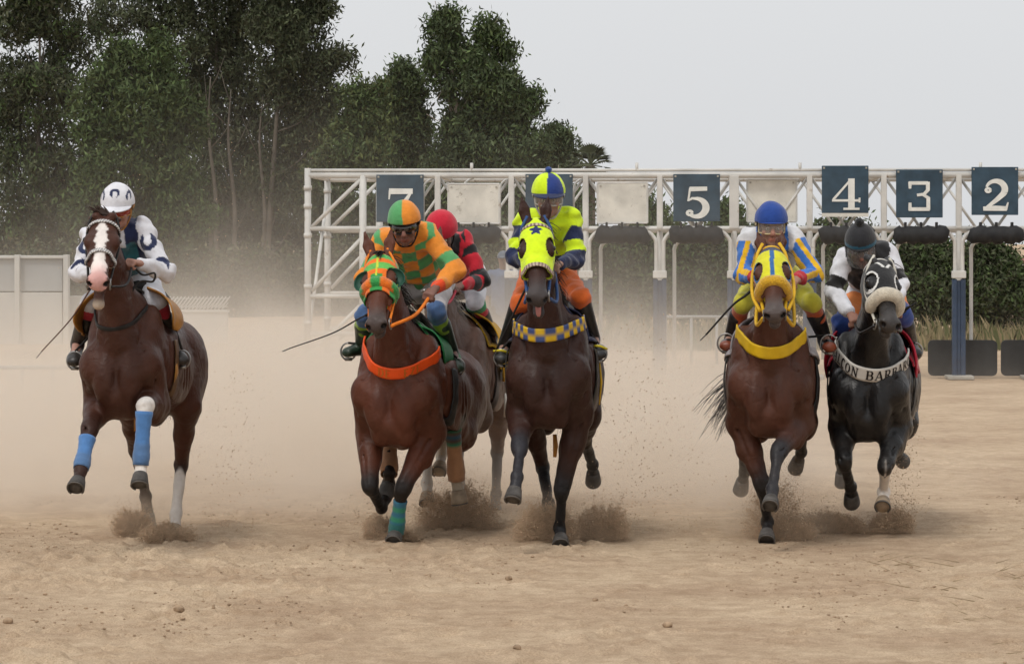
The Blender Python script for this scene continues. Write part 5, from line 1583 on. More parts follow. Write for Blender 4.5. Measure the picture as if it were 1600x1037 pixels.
    mesh_obj("shirt", V, F, M_CLOTH, root, True, col=c['shirt'](info))
    # --- breeches
    B = Sdf(); B.noise = wrinkle(c.get('seed', 1) + 50, .0065)
    B.ell(hip, (.165, .145, .135), np.array([S, front, spine]), .05)
    B.ecap(hip, hip + spine * .10, S, (.145, .12), (.13, .11), .04)
    for q in ('l', 'r'):
        h0 = hip + S * (.085 if q == 'r' else -.085)
        B.cap(h0, K['kn_' + q], .090, .058, .05)
        B.cap(K['kn_' + q], K['kn_' + q] + (K['an_' + q] - K['kn_' + q]) * (c.get('boot0', .36) + .07), .057, .052, .03)
    V, F = B.mesh(0.008)
    tl, dl = seg_t(V, K['kn_l'], K['an_l']); tr, dr = seg_t(V, K['kn_r'], K['an_r'])
    hl_, dhl = seg_t(V, hip - S * .085, K['kn_l']); hr_, dhr = seg_t(V, hip + S * .085, K['kn_r'])
    left = np.minimum(dl, dhl) < np.minimum(dr, dhr)
    u = np.where(left, np.where(dl < dhl, 1 + tl, hl_), np.where(dr < dhr, 1 + tr, hr_))
    mesh_obj("breeches", V, F, M_CLOTH, root, True, col=c['legs'](u, left, V))
    # --- boots
    for q in ('l', 'r'):
        B = Sdf(); kn, an, to = K['kn_' + q], K['an_' + q], K['to_' + q]
        B.cap(kn + (an - kn) * c.get('boot0', .36), an, .059, .043, .03)
        fd = nrm(to - an); dwn = nrm(np.array([0, 0, -1.0]) - fd * (-fd[2]))
        heel = an - fd * .02 + dwn * .035
        B.ecap(heel, to, np.cross(fd, dwn), (.036, .036), (.040, .028), .03)
        B.ecap(to - fd * .06, to + fd * .01, np.cross(fd, dwn), (.045, .030), (.040, .026), .02)
        B.ecap(heel + dwn * .034, heel + dwn * .034 + fd * .02, np.cross(fd, dwn), (.028, .014), (.028, .014), .01)
        V, F = B.mesh(0.008)
        tt, _ = seg_t(V, kn, an); ft, fdist = seg_t(V, an, to)
        bo = mesh_obj("boot", V, F, M_BOOT, root, True, col=c['boot'](tt, ft, V))
    # --- helmet with cap cover, goggles, strap
    B = Sdf(); B.noise = wrinkle(c.get('seed', 1) + 90, .0014)
    hr = c.get('helmet', (.118, .101, .118))
    B.ell(hw(-.008, 0, .030), hr, A, .02)
    V, F = B.mesh(0.0065)
    pl = [(hw(0, 0, .024), nrm(up + g * c.get('brimtilt', -.10)))]
    V, F = cut_mesh(V, F, None, pl)
    hel = shell("helmet", V, F, .006, M_CLOTH, root, c['cap'](hloc(V), False))
    # peak: a curved tongue at the front edge of the helmet
    PV = []
    na, nr = 14, 5
    for i in range(na + 1):
        a = math.radians(-62 + 124 * i / na)
        for j in range(nr + 1):
            ext = c.get('peak', .055) * max(0.0, math.cos(a * 1.35)) ** .6 * j / nr
            PV.append(hw(-.008 + math.cos(a) * (hr[0] - .004 + ext), math.sin(a) * (hr[1] - .003 + ext * .55), .034 - ext * .30 - .010 * (math.sin(a) ** 2) + .004 * (1 - j / nr)))
    PF = [(i * (nr + 1) + j, i * (nr + 1) + j + 1, (i + 1) * (nr + 1) + j + 1, (i + 1) * (nr + 1) + j) for i in range(na) for j in range(nr)]
    shell("peak", PV, np.array(PF), .005, M_CLOTH, hel, c['cap'](hloc(np.array(PV)), True))
    if 'pompom' in c:
        pv = ico3V * (1 + .12 * (np.random.default_rng(3).random((len(ico3V), 1)) - .5)) * c.get('pomr', .026) + hw(-.008, 0, .030 + hr[2] + .016)
        mesh_obj("pompom", pv, ico3F, M_FLEECE, hel, True, col=np.tile(np.array(c['pompom']), (len(pv), 1)))
    gk = c.get('goggles')
    if gk:
        z0, z1, ml = {'dark': (-.034, .020, M_LENS), 'clear': (-.040, .024, M_CLEAR), 'visor': (-.105, .028, M_VISOR), 'red': (-.034, .020, M_REDLENS)}[gk]
        GV = []; n = 16
        for i in range(n + 1):
            a = math.radians(-72 + 144 * i / n)
            rr = 1.0 + (.12 if gk == 'visor' else 0)
            dip = .012 * math.exp(-(a / .16) ** 2) if gk != 'visor' else 0
            for z in (z0 + dip, (z0 + z1) / 2, z1): GV.append(hw(-.012 + math.cos(a) * .112 * rr, math.sin(a) * .084 * rr, z))
        GF = [(i * 3 + j, i * 3 + j + 1, i * 3 + 4 + j, i * 3 + 3 + j) for i in range(n) for j in (0, 1)]
        go = shell("visor" if gk == 'visor' else "goggles", GV, np.array(GF), .004, ml, root, np.tile((.5, .5, .5), (len(GV), 1)))
        if gk != 'visor':
            rim = Geo(); top = [np.array(GV[i * 3 + 2]) for i in range(n + 1)]; bot = [np.array(GV[i * 3]) for i in range(n + 1)]
            rim.tube(top + bot[::-1] + [top[0]], .0055, 6); rim.build("goggle_frame", c.get('rim', M_LEATHER), go, True)
        st = [hw(-.012 + math.cos(a) * .118, math.sin(a) * .098, 0.0 + .03 * (1 - math.cos(a)) * .3) for a in np.linspace(math.radians(72), math.radians(288), 17)]
        Geo().tube(st, .012, 5, False, .35).build("goggle_strap", c.get('rim', M_LEATHER), go, True)
    cs = Geo(); cs.tube(curve_pts([hw(.012, -.086, .03), hw(.020, -.078, -.05), hw(.050, -.040, -.118), hw(.055, 0, -.128), hw(.050, .040, -.118), hw(.020, .078, -.05), hw(.012, .086, .03)], 4), .006, 5)
    cs.build("chin_strap", c.get('strapm', M_LEATHER), hel, True)
    R['rider'] = dict(K=K, root=root, hw=hw)
    return R['rider']

M_EYEW = mat("eye_white", (0.6, 0.57, 0.53), 0.25, 0.5, 0.03)
M_REDLENS = mat("red_lens", (0.30, 0.045, 0.03), 0.15, 0.6, 0.05)

def crop(hand, tip, label, m=None, r=0.006, bend=0.03):
    a, b = np.asarray(hand), np.asarray(tip); d = nrm(b - a)
    e = empty("riding_crop", a, label, "riding crop", "riding crops in the jockeys' hands")
    pts = curve_pts([a - d * .08, a + d * .1, (a + b) / 2 + np.array([0, 0, -bend]), b], 6)
    n = len(pts)
    Geo().tube(pts, [r * (1.25 if i < 5 else 1.0 - .45 * i / n) for i in range(n)], 7).build("shaft", m or M_LEATHER, e, True)
    Geo().tube([a - d * .09, a + d * .07], r * 1.6, 8).build("grip", M_LEATHER, e, True)
    Geo().box(b + d * .025, (.05, .004, .016), (d, nrm(np.cross(d, [0, 1, .2])), nrm(np.cross(d, nrm(np.cross(d, [0, 1, .2]))))), 0.001).build("flap", m or M_LEATHER, e)
    return e

# pattern helpers: dyed cloth colours only
WHITE, NAVY, TEAL = (0.66, 0.66, 0.70), (0.018, 0.026, 0.075), (0.03, 0.16, 0.20)
ORANGE, GREEN, RED, BLACK = (0.74, 0.25, 0.030), (0.09, 0.33, 0.12), (0.47, 0.014, 0.028), (0.014, 0.013, 0.014)
FLUO, YEL, BLUE, ROYAL = (0.60, 0.80, 0.015), (0.72, 0.42, 0.015), (0.045, 0.16, 0.50), (0.016, 0.055, 0.26)
def fill(n, c): return np.tile(np.array(c, float), (n, 1))
def put(col, mask, c): col[np.asarray(mask, bool)] = c; return col

def horseshoes(P2, r=.034, th=.013):
    """mask of horseshoe prints at given centres of a flat coordinate pair: list of (u, v, cu, cv, rot)"""
    m = None
    for (u, v, cu, cv, rot) in P2:
        x, y = u - cu, v - cv
        c_, s_ = math.cos(rot), math.sin(rot)
        x, y = x * c_ - y * s_, x * s_ + y * c_
        d = np.sqrt(x * x + (y * .85) ** 2)
        k = (np.abs(d - r) < th) & ~((y < -r * .35) & (np.abs(x) < r * .55))
        m = k if m is None else m | k
    return m

def shirt_a(i):
    n = len(i['V']); col = fill(n, WHITE); p, t, x, z, V, K = i['part'], i['t'], i['x'], i['z'], i['V'], i['K']
    tz = z / i['L']
    tor = (p == 0) & (np.abs(x) < .15)
    put(col, tor & (tz < 1.12), NAVY); put(col, tor & (x > .02) & (x < .105) & (tz < 1.02), TEAL)
    put(col, (np.abs(x) < .05) & (tz > 0.98), WHITE)
    put(col, (p == 0) & (tz > 1.0) & (np.abs(x) > .055) & (np.abs(x) < .13), NAVY)
    for q, pp, s in (('l', (1, 2), -1), ('r', (3, 4), 1)):
        sh, el, ha = K['sh_' + q], K['el_' + q], K['ha_' + q]
        for (a, b, pi, spots) in ((sh, el, pp[0], ((.36, .0, .3), (.93, .0, -2.4))), (el, ha, pp[1], ((.10, -.045, 1.7),))):
            d = nrm(b - a); L = np.linalg.norm(b - a); s2 = nrm(np.cross(d, [0, -1.0, 0]))
            u, v = (V - a) @ s2, (V - a) @ d
            fr = V[:, 1] < (a + (b - a) * .5)[1] + .02
            for (f, o, rot) in spots:
                put(col, horseshoes([(u, v, o, f * L, rot)], .037, .014) & fr & ((p == pi) | (p == pp[0])), NAVY)
    return col
def legs_plain(c): return lambda u, left, V: fill(len(V), c)
def bands(*bs):
    def f(u, left, V):
        col = fill(len(V), bs[0][1])
        for (u0, c) in bs[1:]: put(col, u > u0, c)
        return col
    return f
def boot_plain(c, toe=None):
    def f(t, ft, V):
        col = fill(len(V), c)
        if toe is not None: put(col, ft > .95, toe)
        return col
    return f
def cap_shoes(l, peak):
    col = fill(len(l), WHITE)
    if peak: return col
    for (cx, cy, ang) in ((0.0, 0, 0), (-1.15, 0, 0), (1.15, 0, 0)):
        az = np.arctan2(l[:, 1], l[:, 0]); el = np.arctan2(l[:, 2] - .03, np.hypot(l[:, 0], l[:, 1]))
        put(col, horseshoes([(az * .1 * np.cos(el), el * .12, cx * .08, .098 if cx == 0 else .07, 0)], .020, .008), NAVY)
    return col

def shirt_b(i):
    n = len(i['V']); col = fill(n, ORANGE); p, t, x, z = i['part'], i['t'], i['x'], i['z']
    ch = (((np.floor((x + .5) / .092) + np.floor((z + .03) / .095)) % 2) == 0) & (z < i['L'] * 1.05)
    put(col, (p == 0) & ch, GREEN)
    for a, f in ((1, 2), (3, 4)):
        put(col, (p == a) & (t > .60) & (t < .84), GREEN)
        put(col, (p == a) & (t < .20) & (np.abs(x) < .19), GREEN)
        put(col, (p == f) & (t > .74), (0.75, 0.07, 0.015))
    return col
def cap_b(l, peak):
    col = fill(len(l), ORANGE); return put(col, l[:, 1] < .0, GREEN)
def shirt_c(i):
    n = len(i['V']); col = fill(n, RED); p, t, x, z = i['part'], i['t'], i['x'], i['z']
    u, v = x / .115, z / .15
    put(col, (p == 0) & (((np.floor(u + v) + np.floor(u - v)) % 2) == 0), BLACK)
    for a in (1, 3):
        put(col, ((p == a) & (np.abs(t - .35) + np.abs(i['y']) * 1.5 < .24)) | ((p == a) & (t > .78)), BLACK)
    for f in (2, 4): put(col, (p == f) & (np.abs(t - .42) < .17), BLACK)
    return col
def shirt_d(i):
    n = len(i['V']); col = fill(n, FLUO); p, t, x, z = i['part'], i['t'], i['x'], i['z']
    put(col, (p == 0) & (np.abs(z / i['L'] - .52) < .10), NAVY)
    for a, f in ((1, 2), (3, 4)):
        put(col, (p == a) & (t > .22) & (t < .56), NAVY)
        put(col, (p == a) & (t > .84), NAVY); put(col, (p == f), NAVY)
        put(col, (p == f) & (np.abs(t - .06) < .05), FLUO)
    return col
def cap_d(l, peak):
    if peak: return fill(len(l), NAVY)
    col = fill(len(l), FLUO)
    az = np.degrees(np.arctan2(l[:, 1], l[:, 0])); q = ((az > -6) & (az < 64)) | (az < -100)
    put(col, q, (0.02, 0.045, 0.20)); return col
def shirt_e(i):
    n = len(i['V']); col = fill(n, BLUE); p, t, x, z, V, K = i['part'], i['t'], i['x'], i['z'], i['V'], i['K']
    put(col, (p == 0) & (np.abs(x) < .10), BLUE)
    put(col, (p == 0) & (np.abs(x) > .10), (0.62, 0.62, 0.64))
    for q, a, f, s in (('l', 1, 2, -1), ('r', 3, 4, 1)):
        d = nrm(K['el_' + q] - K['sh_' + q]); s2 = nrm(np.cross(d, [0, -1.0, 0]))
        u = (V - K['sh_' + q]) @ s2
        put(col, (p == a), BLUE)
        put(col, (p == a) & (t > .12) & (((u * s + .02 + .03 * t) % .075) < .032), YEL)
        put(col, (p == a) & (t < .16), (0.62, 0.62, 0.64))
        d = nrm(K['ha_' + q] - K['el_' + q]); s2 = nrm(np.cross(d, [0, -1.0, 0]))
        u = (V - K['el_' + q]) @ s2
        put(col, (p == f) & (((u + .03) % .085) < .040), YEL)
        put(col, (p == f) & (t > .74), (0.42, 0.02, 0.03))
    return col
def cap_plain(c, pk=None): return lambda l, peak: fill(len(l), pk if (peak and pk) else c)
def shirt_f(i):
    n = len(i['V']); col = fill(n, (0.64, 0.64, 0.68)); p, t, x, z = i['part'], i['t'], i['x'], i['z']
    put(col, (p == 0) & (np.abs(x) < .165) & (z / i['L'] > .48), (0.02, 0.02, 0.022))
    for a in (1, 3): put(col, (p == a) & (t > .62) & (t < .96), BLACK)
    return col
def cap_f(l, peak):
    col = fill(len(l), (0.022, 0.022, 0.025))
    if not peak: put(col, (l[:, 2] < .052) & (l[:, 2] > .026), (0.02, 0.10, 0.16))
    return col
def legs_f(u, left, V):
    col = fill(len(V), (0.64, 0.63, 0.66)); put(col, (u > .35) & (u < .80), (0.80, 0.25, 0.06)); put(col, u > .80, (0.03, 0.07, 0.28)); return col
# ------------------------------------------------------------------ jockeys and tack, horse by horse
def kp(**k): return k
BROWNB = (0.020, 0.016, 0.014)
make_rider(dict(seed=1, label="jockey in white silks with navy horseshoes and white cap, crouched on the bald-faced brown horse",
    kp=kp(head=(184, 324, -.02), sh_l=(143, 370, -.12), sh_r=(222, 358, -.12), el_l=(124, 427, -.02), el_r=(258, 424, -.02), ha_l=(150, 425, .18), ha_r=(218, 412, .20), hip=(203, 428, -.55),
          kn_l=(143, 474, -.12), kn_r=(246, 470, -.12), an_l=(121, 535, -.36), an_r=(268, 538, -.34), to_l=(116, 564, -.18), to_r=(284, 562, -.14)),
    look=(18, -3, 0), shirt=shirt_a, legs=bands((0, WHITE), (1.06, (0.50, 0.03, 0.05))), boot=boot_plain(BROWNB), cap=cap_shoes, goggles='red', rim=cmat("tan_strap", (0.35, 0.16, 0.04)), strapm=cmat("tan_strap", (0.35, 0.16, 0.04)), skin=(0.36, 0.19, 0.14)), HA)
make_rider(dict(seed=2, label="jockey in orange and green checked silks with half green half orange cap and dark goggles",
    kp=kp(head=(632, 350, .02), sh_l=(598, 378, -.14), sh_r=(668, 366, -.14), el_l=(571, 436, -.02), el_r=(711, 424, -.04), ha_l=(583, 470, .16), ha_r=(679, 452, .20), hip=(668, 440, -.60),
          kn_l=(570, 492, -.15), kn_r=(682, 486, -.10), an_l=(566, 540, -.42), an_r=(706, 548, -.38), to_l=(544, 550, -.35), to_r=(714, 574, -.22)),
    look=(20, -2, 4), shirt=shirt_b, bulk=1.05, legs=bands((0, (0.55, 0.54, 0.57)), (.97, (0.07, 0.14, 0.30)), (1.20, (0.22, 0.36, 0.03))), boot=boot_plain((0.018, 0.035, 0.022)), cap=cap_b, peak=.004, goggles='dark', skin=(0.20, 0.10, 0.075), stubble=.6), HB)
make_rider(dict(seed=3, label="jockey in red and black diamond silks and plain red cap behind the orange jockey",
    kp=kp(head=(690, 363, .12), sh_l=(668, 392, -.12), sh_r=(722, 378, -.14), el_l=(668, 440, 0), el_r=(752, 438, -.04), ha_l=(686, 455, .18), ha_r=(722, 446, .18), hip=(722, 436, -.60),
          kn_l=(690, 480, -.12), kn_r=(743, 472, -.12), an_l=(690, 540, -.35), an_r=(768, 524, -.40), to_l=(690, 560, -.2), to_r=(772, 552, -.22)),
    look=(40, -6, 0), shirt=shirt_c, legs=bands((0, WHITE), (1.02, (0.03, 0.26, 0.10)), (1.18, (0.45, 0.025, 0.045))), boot=boot_plain(BLACK), cap=cap_plain((0.52, 0.014, 0.035)), peak=.006, helmet=(.122, .108, .125), skin=(0.16, 0.085, 0.065)), HC)
make_rider(dict(seed=4, label="jockey in fluorescent yellow silks with navy sleeve bands, clear goggles and blue pompom cap",
    kp=kp(head=(857, 307, -.02), sh_l=(821, 345, -.13), sh_r=(893, 345, -.13), el_l=(806, 402, -.06), el_r=(899, 404, -.06), ha_l=(828, 412, .16), ha_r=(874, 412, .18), hip=(857, 428, -.55),
          kn_l=(812, 474, -.12), kn_r=(907, 466, -.12), an_l=(788, 540, -.36), an_r=(927, 527, -.34), to_l=(784, 560, -.18), to_r=(936, 553, -.16)),
    look=(12, 0, 0), shirt=shirt_d, legs=bands((0, (0.62, 0.12, 0.02))), boot0=.10, boot=boot_plain((0.022, 0.022, 0.022)), cap=cap_d, pompom=(0.02, 0.06, 0.24), pomr=.021, goggles='clear', skin=(0.34, 0.20, 0.15), rim=cmat("pale_strap", (.45, .43, .40)), strapm=cmat("pale_strap", (.45, .43, .40))), HD)
make_rider(dict(seed=5, label="jockey in blue and yellow striped silks with plain royal blue cap and amber goggles",
    kp=kp(head=(1205, 352, -.02), sh_l=(1171, 374, -.13), sh_r=(1240, 372, -.13), el_l=(1163, 428, -.04), el_r=(1271, 425, -.04), ha_l=(1180, 434, .16), ha_r=(1246, 436, .16), hip=(1208, 436, -.55),
          kn_l=(1160, 474, -.12), kn_r=(1267, 472, -.12), an_l=(1142, 528, -.38), an_r=(1288, 527, -.38), to_l=(1135, 540, -.18), to_r=(1296, 542, -.18)),
    look=(10, 2, 0), shirt=shirt_e, legs=bands((0, (0.50, 0.46, 0.045)), (1.08, (0.50, 0.09, 0.02))), boot=boot_plain(BLACK, (0.20, 0.045, 0.018)), cap=cap_plain(ROYAL), peak=.016, goggles='clear', rim=cmat("amber_frame", (.50, .40, .22)), skin=(0.33, 0.18, 0.13)), HE)
make_rider(dict(seed=6, label="jockey in white silks with black vest and armbands, black pompom cap and clear visor",
    kp=kp(head=(1345, 384, .05), sh_l=(1322, 402, -.13), sh_r=(1386, 396, -.15), el_l=(1302, 456, -.06), el_r=(1405, 444, -.06), ha_l=(1328, 490, .14), ha_r=(1402, 476, .14), hip=(1368, 452, -.55),
          kn_l=(1314, 506, -.14), kn_r=(1410, 490, -.14), an_l=(1312, 560, -.4), an_r=(1424, 540, -.4), to_l=(1308, 572, -.25), to_r=(1430, 552, -.25)),
    look=(30, -4, 4), shirt=shirt_f, legs=legs_f, boot=boot_plain(BLACK), cap=cap_f, peak=.02, pompom=(0.012, 0.012, 0.013), pomr=.03, goggles='visor', skin=(0.28, 0.14, 0.10), helmet=(.114, .098, .120)), HF)

def orient(R, px, py, fw): return P(px, py, R['Y0'] - fw)
def braid(l, base=(0.62, 0.60, 0.58), alt=(0.16, 0.15, 0.15), n=46): return np.where((np.floor((np.arctan2(l[:, 1], l[:, 2] + .02)) * n / 3.1416 + l[:, 0] * 60) % 2 == 0)[:, None], base, alt)
K_ = lambda R, k: R['rider']['K'][k]
def hand_pt(R, q):
    K = R['rider']['K']; d = nrm(K['ha_' + q] - K['el_' + q]); return K['ha_' + q] + d * .075 + np.array([0, .01, -.02])

# A: brown, white braided bridle
R = HA
head_shell(R, .009, .075, .098, .008, lambda l: braid(l), "browband", M_GLOSSC, zlo=-.02, earcut=False)
head_shell(R, .009, .335, .358, .008, lambda l: braid(l), "noseband", M_GLOSSC, zlo=-.06, earcut=False)
cheek_straps(R, M_LEATHER)
rein(R, hand_pt(R, 'r'), 1, M_LEATHER); rein(R, hand_pt(R, 'l'), -1, M_LEATHER)
a = hand_pt(R, 'r'); loop = [a, a + [.06, .02, -.06], a + [.13, .03, -.05], a + [.12, .03, -.10], a + [.05, .02, -.10], a + [.0, -.02, -.16], a + [-.03, -.05, -.30]]
Geo().tube(curve_pts(loop, 6), .007, 6).build("rein_loop", M_LEATHER, R['root'], True)
breast_band(R, (145, 480), (185, 508), (225, 470), (.05, .36, .05), .011, lambda a, h: fill(len(a), (0.018, 0.016, 0.016)), "neck_strap", .008, M_LEATHER)
saddle_cloth(R, lambda l: fill(len(l), (0.03, 0.025, 0.02)), -.62, -.1, 1.42)
flap(R, M_TAN, -1, -.34, .06, ((.10, 1.55), (.20, 1.51), (.285, 1.43), (.325, 1.35), (.315, 1.28)))
flap(R, M_TAN, 1, -.30, .06, ((.10, 1.55), (.19, 1.51), (.250, 1.45), (.275, 1.37), (.262, 1.30)))
girth(R, (0.10, 0.05, 0.02), -.10, .028, M_TAN)
Geo().tube([R['w'](-.12, .262, 1.14), R['w'](-.10, .272, 1.05), R['w'](-.09, .262, .98)], [.02, .045, .02], 10, True, .22, (0, 1, 0)).build("girth_buckle_flap", M_TAN, R['root'], True)
for q in ('l', 'r'): stirrup(R, K_(R, 'to_' + q) + [0, .03, -.01], [0, 0, 1], leather_top=R['w'](-.25, (.2 if q == 'r' else -.2), 1.4))
blu = lambda t: (0.075, 0.19, 0.42) if t < .62 else (0.085, 0.17, 0.33)
for nm in ('fl', 'fr'):
    el, Kn, Fk, Hh = R['J'][nm]
    k0, k1 = ((.20, -.10) if nm == 'fl' else (.10, .12))
    limb_wrap("leg_bandage", Kn + (Fk - Kn) * k0, Fk + (Hh - Fk) * k1, [.053, .047, .043, .043, .048, .052, .047], blu, R['root'], M_CLOTH)
crop(hand_pt(R, 'l'), orient(R, 65, 549, .25), "slim brown riding crop hanging from the white jockey's hand beside the bald-faced horse", cmat("brown_whip", (.10, .045, .03)), .006)

# B: bay, orange and green hood
R = HB
def hood_b(l):
    col = fill(len(l), (0.78, 0.16, 0.012)); x, y = l[:, 0], l[:, 1]
    g1 = (0.03, 0.27, 0.06)
    put(col, (x > .03) & (x < .075), (0.08, 0.42, 0.10)); put(col, (x > .11) & (x < .165), (0.12, 0.42, 0.08))
    put(col, (x > .205) & (x < .34) & (np.abs(y) < .036), g1); put(col, (x > .215) & (np.abs(y) > .072), g1)
    put(col, (np.abs(y) < .006) & (x < .22), (0.55, 0.62, 0.05))
    for s in (-1, 1):
        d = np.linalg.norm((l - np.array([0.196, s * .095, .036])) * np.array([.8, 1, 1]), axis=1); put(col, d < .060, (0.55, 0.66, 0.04))
    return col
head_shell(R, .011, -.05, .335, .007, hood_b, "hood", M_CLOTH, eyes=.052, zlo=-.10)
H = R['H']
nb_pts = curve_pts([H.w(.27, s * y, z) for s, y, z in ((-1, .088, -.05), (-1, .088, .02), (-1, .045, .072), (1, 0.0, .085), (1, .045, .072), (1, .088, .02), (1, .088, -.05))], 5)
nv = np.array(nb_pts)
g = Geo().tube(nb_pts, [.026 + .014 * math.sin(math.pi * i / (len(nb_pts) - 1)) for i in range(len(nb_pts))], 12)
gc = np.array(g.V); yl = H.loc(gc)[:, 1]
mesh_obj("noseband_roll", gc, g.F, M_FLEECE, R['root'], True, col=np.where(((np.floor((yl + .03) / .06) % 2) == 0)[:, None], (0.03, 0.27, 0.06), (0.78, 0.17, 0.012)))
for s in (-1, 1):                                                     # eye cups: half bowls open to the front
    V = []; n, m_ = 16, 7
    ax = nrm(H.s * s * .75 - H.f * .55); fr = nrm(H.u * .8 + H.f * .5 - ax * ((H.u * .8 + H.f * .5) @ ax)); t3 = np.cross(ax, fr)
    c0 = H.w(.19, s * .098, .036)
    for i in range(m_ + 1):
        a = math.pi * .5 * i / m_
        for k in range(n + 1):
            b = -math.pi * .62 + math.pi * 1.24 * k / n
            V.append(c0 + (ax * math.cos(b) * math.sin(a) + t3 * math.sin(b) * math.sin(a) * 1.05 - fr * math.cos(a) * .55 + fr * .030) * .060)
    F = [(i * (n + 1) + k, i * (n + 1) + k + 1, (i + 1) * (n + 1) + k + 1, (i + 1) * (n + 1) + k) for i in range(m_) for k in range(n)]
    shell("eye_cup", V, np.array(F), .005, M_GLOSSC, R['root'], fill(len(V), (0.015, 0.07, 0.045)))
om = cmat("orange_webbing", (.80, .20, .012))
cheek_straps(R, om)
rein(R, hand_pt(R, 'r'), 1, om, .011, .02); rein(R, hand_pt(R, 'l'), -1, om, .011, .02)
bd = breast_band(R, (570, 532), (605, 583), (676, 527), (.05, .40, .0), .036, lambda a, h: fill(len(a), (0.80, 0.085, 0.008)), m=M_GLOSSC)
band_text(R, bd, "DE  EZE", .052, cmat("faded_print", (.52, .13, .012)), .25)
saddle_cloth(R, lambda l: fill(len(l), (0.02, 0.17, 0.05)), -.66, -.02, 1.36)
for s in (-1, 1): flap(R, cmat("green_flap", (.015, .15, .045)), s, -.34, .0, ((.10, 1.50), (.17, 1.47), (.225, 1.41), (.250, 1.33), (.245, 1.26)))
girth(R, (0.02, 0.02, 0.02))
for q in ('l', 'r'): stirrup(R, K_(R, 'to_' + q) + [0, .03, -.01], [0, 0, 1], leather_top=R['w'](-.25, (.2 if q == 'r' else -.2), 1.4))
stripe = lambda t: [(0.03, 0.13, 0.20), (0.03, 0.20, 0.11)][int(t * 6.5) % 2]
el, Kn, Fk, Hh = R['J']['fr']; limb_wrap("leg_sock", Kn + (Fk - Kn) * .28, Fk + (Hh - Fk) * .35, [.044, .042, .042, .050, .052, .050], lambda t: stripe(t) if t < .66 else (0.03, 0.14, 0.13), R['root'])
for nm in ('hl', 'hr'):
    st_, Kn, Fk, Hh = R['J'][nm]
    limb_wrap("leg_sock", Kn + (Fk - Kn) * .10, Fk + (Hh - Fk) * .10, [.056, .051, .048, .048, .050, .057, .059, .054], lambda t: ((0.03, 0.20, 0.11), (0.10, 0.06, 0.05), (0.03, 0.10, 0.16), (0.10, 0.06, 0.05), (0.03, 0.20, 0.11))[int(t / .062)] if t < .31 else (0.36, 0.19, 0.10), R['root'])
Geo().tube([orient(R, 660, 455, .0), orient(R, 664, 454, .05)], .012, 10).build("rein_buckle", M_STEEL, R['root'], True)
crop(hand_pt(R, 'l'), orient(R, 453, 544, .2), "long thin dark riding crop pointing left in front of the gate's end frame", None, .006, .02)

# C: roan
R = HC
redm = cmat("red_webbing", (.35, .02, .04)); 
cheek_straps(R, redm); rein(R, hand_pt(R, 'r'), 1, redm, .010); rein(R, hand_pt(R, 'l'), -1, redm, .010)
saddle_cloth(R, lambda l: fill(len(l), (0.50, 0.30, 0.02)), -.75, -.15, 1.16)
flap(R, cmat("yellow_flap", (.55, .30, .02)), 1, -.44, -.10, ((.10, 1.55), (.22, 1.48), (.290, 1.36), (.320, 1.22), (.310, 1.08))); flap(R, cmat("yellow_flap", (.55, .30, .02)), -1, -.44, -.10, ((.10, 1.55), (.22, 1.48), (.290, 1.36), (.320, 1.22), (.310, 1.08)))
girth(R, (0.03, 0.02, 0.02))
for q in ('l', 'r'): stirrup(R, K_(R, 'to_' + q) + [0, .03, -.01], [0, 0, 1], leather_top=R['w'](-.25, (.2 if q == 'r' else -.2), 1.4))
Geo().tube([R['w'](-.20, .315, 1.0), R['w'](-.21, .32, .92), R['w'](-.22, .31, .84)], [.015, .034, .016], 10, True, .4, (0, 1, 0)).build("girth_pad", M_FLEECE_W if 'M_FLEECE_W' in globals() else cmat("white_pad", (.55, .52, .46)), R['root'], True)

# D: fluorescent hood with star
R = HD
def hood_d(l):
    col = fill(len(l), (0.62, 0.82, 0.012)); x, y = l[:, 0], l[:, 1]
    a = np.arctan2(x - .105, y); r = np.hypot(x - .105, y)
    star = r < .019 + .022 * np.abs(((a * 5 / (2 * np.pi) + .25) % 1) * 2 - 1) ** 1.0
    put(col, star & (l[:, 2] > 0), (0.02, 0.03, 0.12)); return col
head_shell(R, .010, -.06, .37, .006, hood_d, "hood", M_CLOTH, eyes=.050, zlo=-.13)
trim = lambda l: np.where((np.floor((np.arctan2(l[:, 1], l[:, 2] + .02)) * 11) % 2 == 0)[:, None], (0.50, 0.40, 0.30), (0.16, 0.10, 0.10))
head_shell(R, .016, .050, .072, .006, trim, "browband", M_GLOSSC, zlo=-.02, earcut=False)
head_shell(R, .016, .350, .374, .006, trim, "noseband", M_GLOSSC, zlo=-.10, earcut=False)
bl = cmat("blue_webbing", (.025, .07, .20))
cheek_straps(R, bl, r=.010)
rein(R, hand_pt(R, 'r'), 1, bl, .010, .10); rein(R, hand_pt(R, 'l'), -1, bl, .010, .10)
chk = lambda a, h: np.where((((np.floor(a / .19) + (h > 0)) % 2) == 0)[:, None], (0.66, 0.42, 0.015), (0.05, 0.08, 0.22))
breast_band(R, (804, 508), (858, 524), (906, 500), (.06, .42, .04), .040, chk)
saddle_cloth(R, lambda l: fill(len(l), (0.018, 0.02, 0.05)), -.66, -.04, 1.30)
for s in (-1, 1): flap(R, cmat("navy_flap", (.018, .02, .05)), s, -.34, -.04, ((.10, 1.50), (.17, 1.46), (.215, 1.38), (.225, 1.29), (.222, 1.22)))
girth(R, (0.03, 0.025, 0.02), hang=M_TAN)
Geo().tube([R['w'](-.22, .285, 1.22), R['w'](-.24, .300, 1.06), R['w'](-.26, .288, .92)], [.012, .020, .012], 8, True, .4, (0, 1, 0)).build("girth_strap", cmat("yellow_strap", (.60, .36, .02)), R['root'], True)
ys = cmat("yellow_cord", (.60, .50, .03))
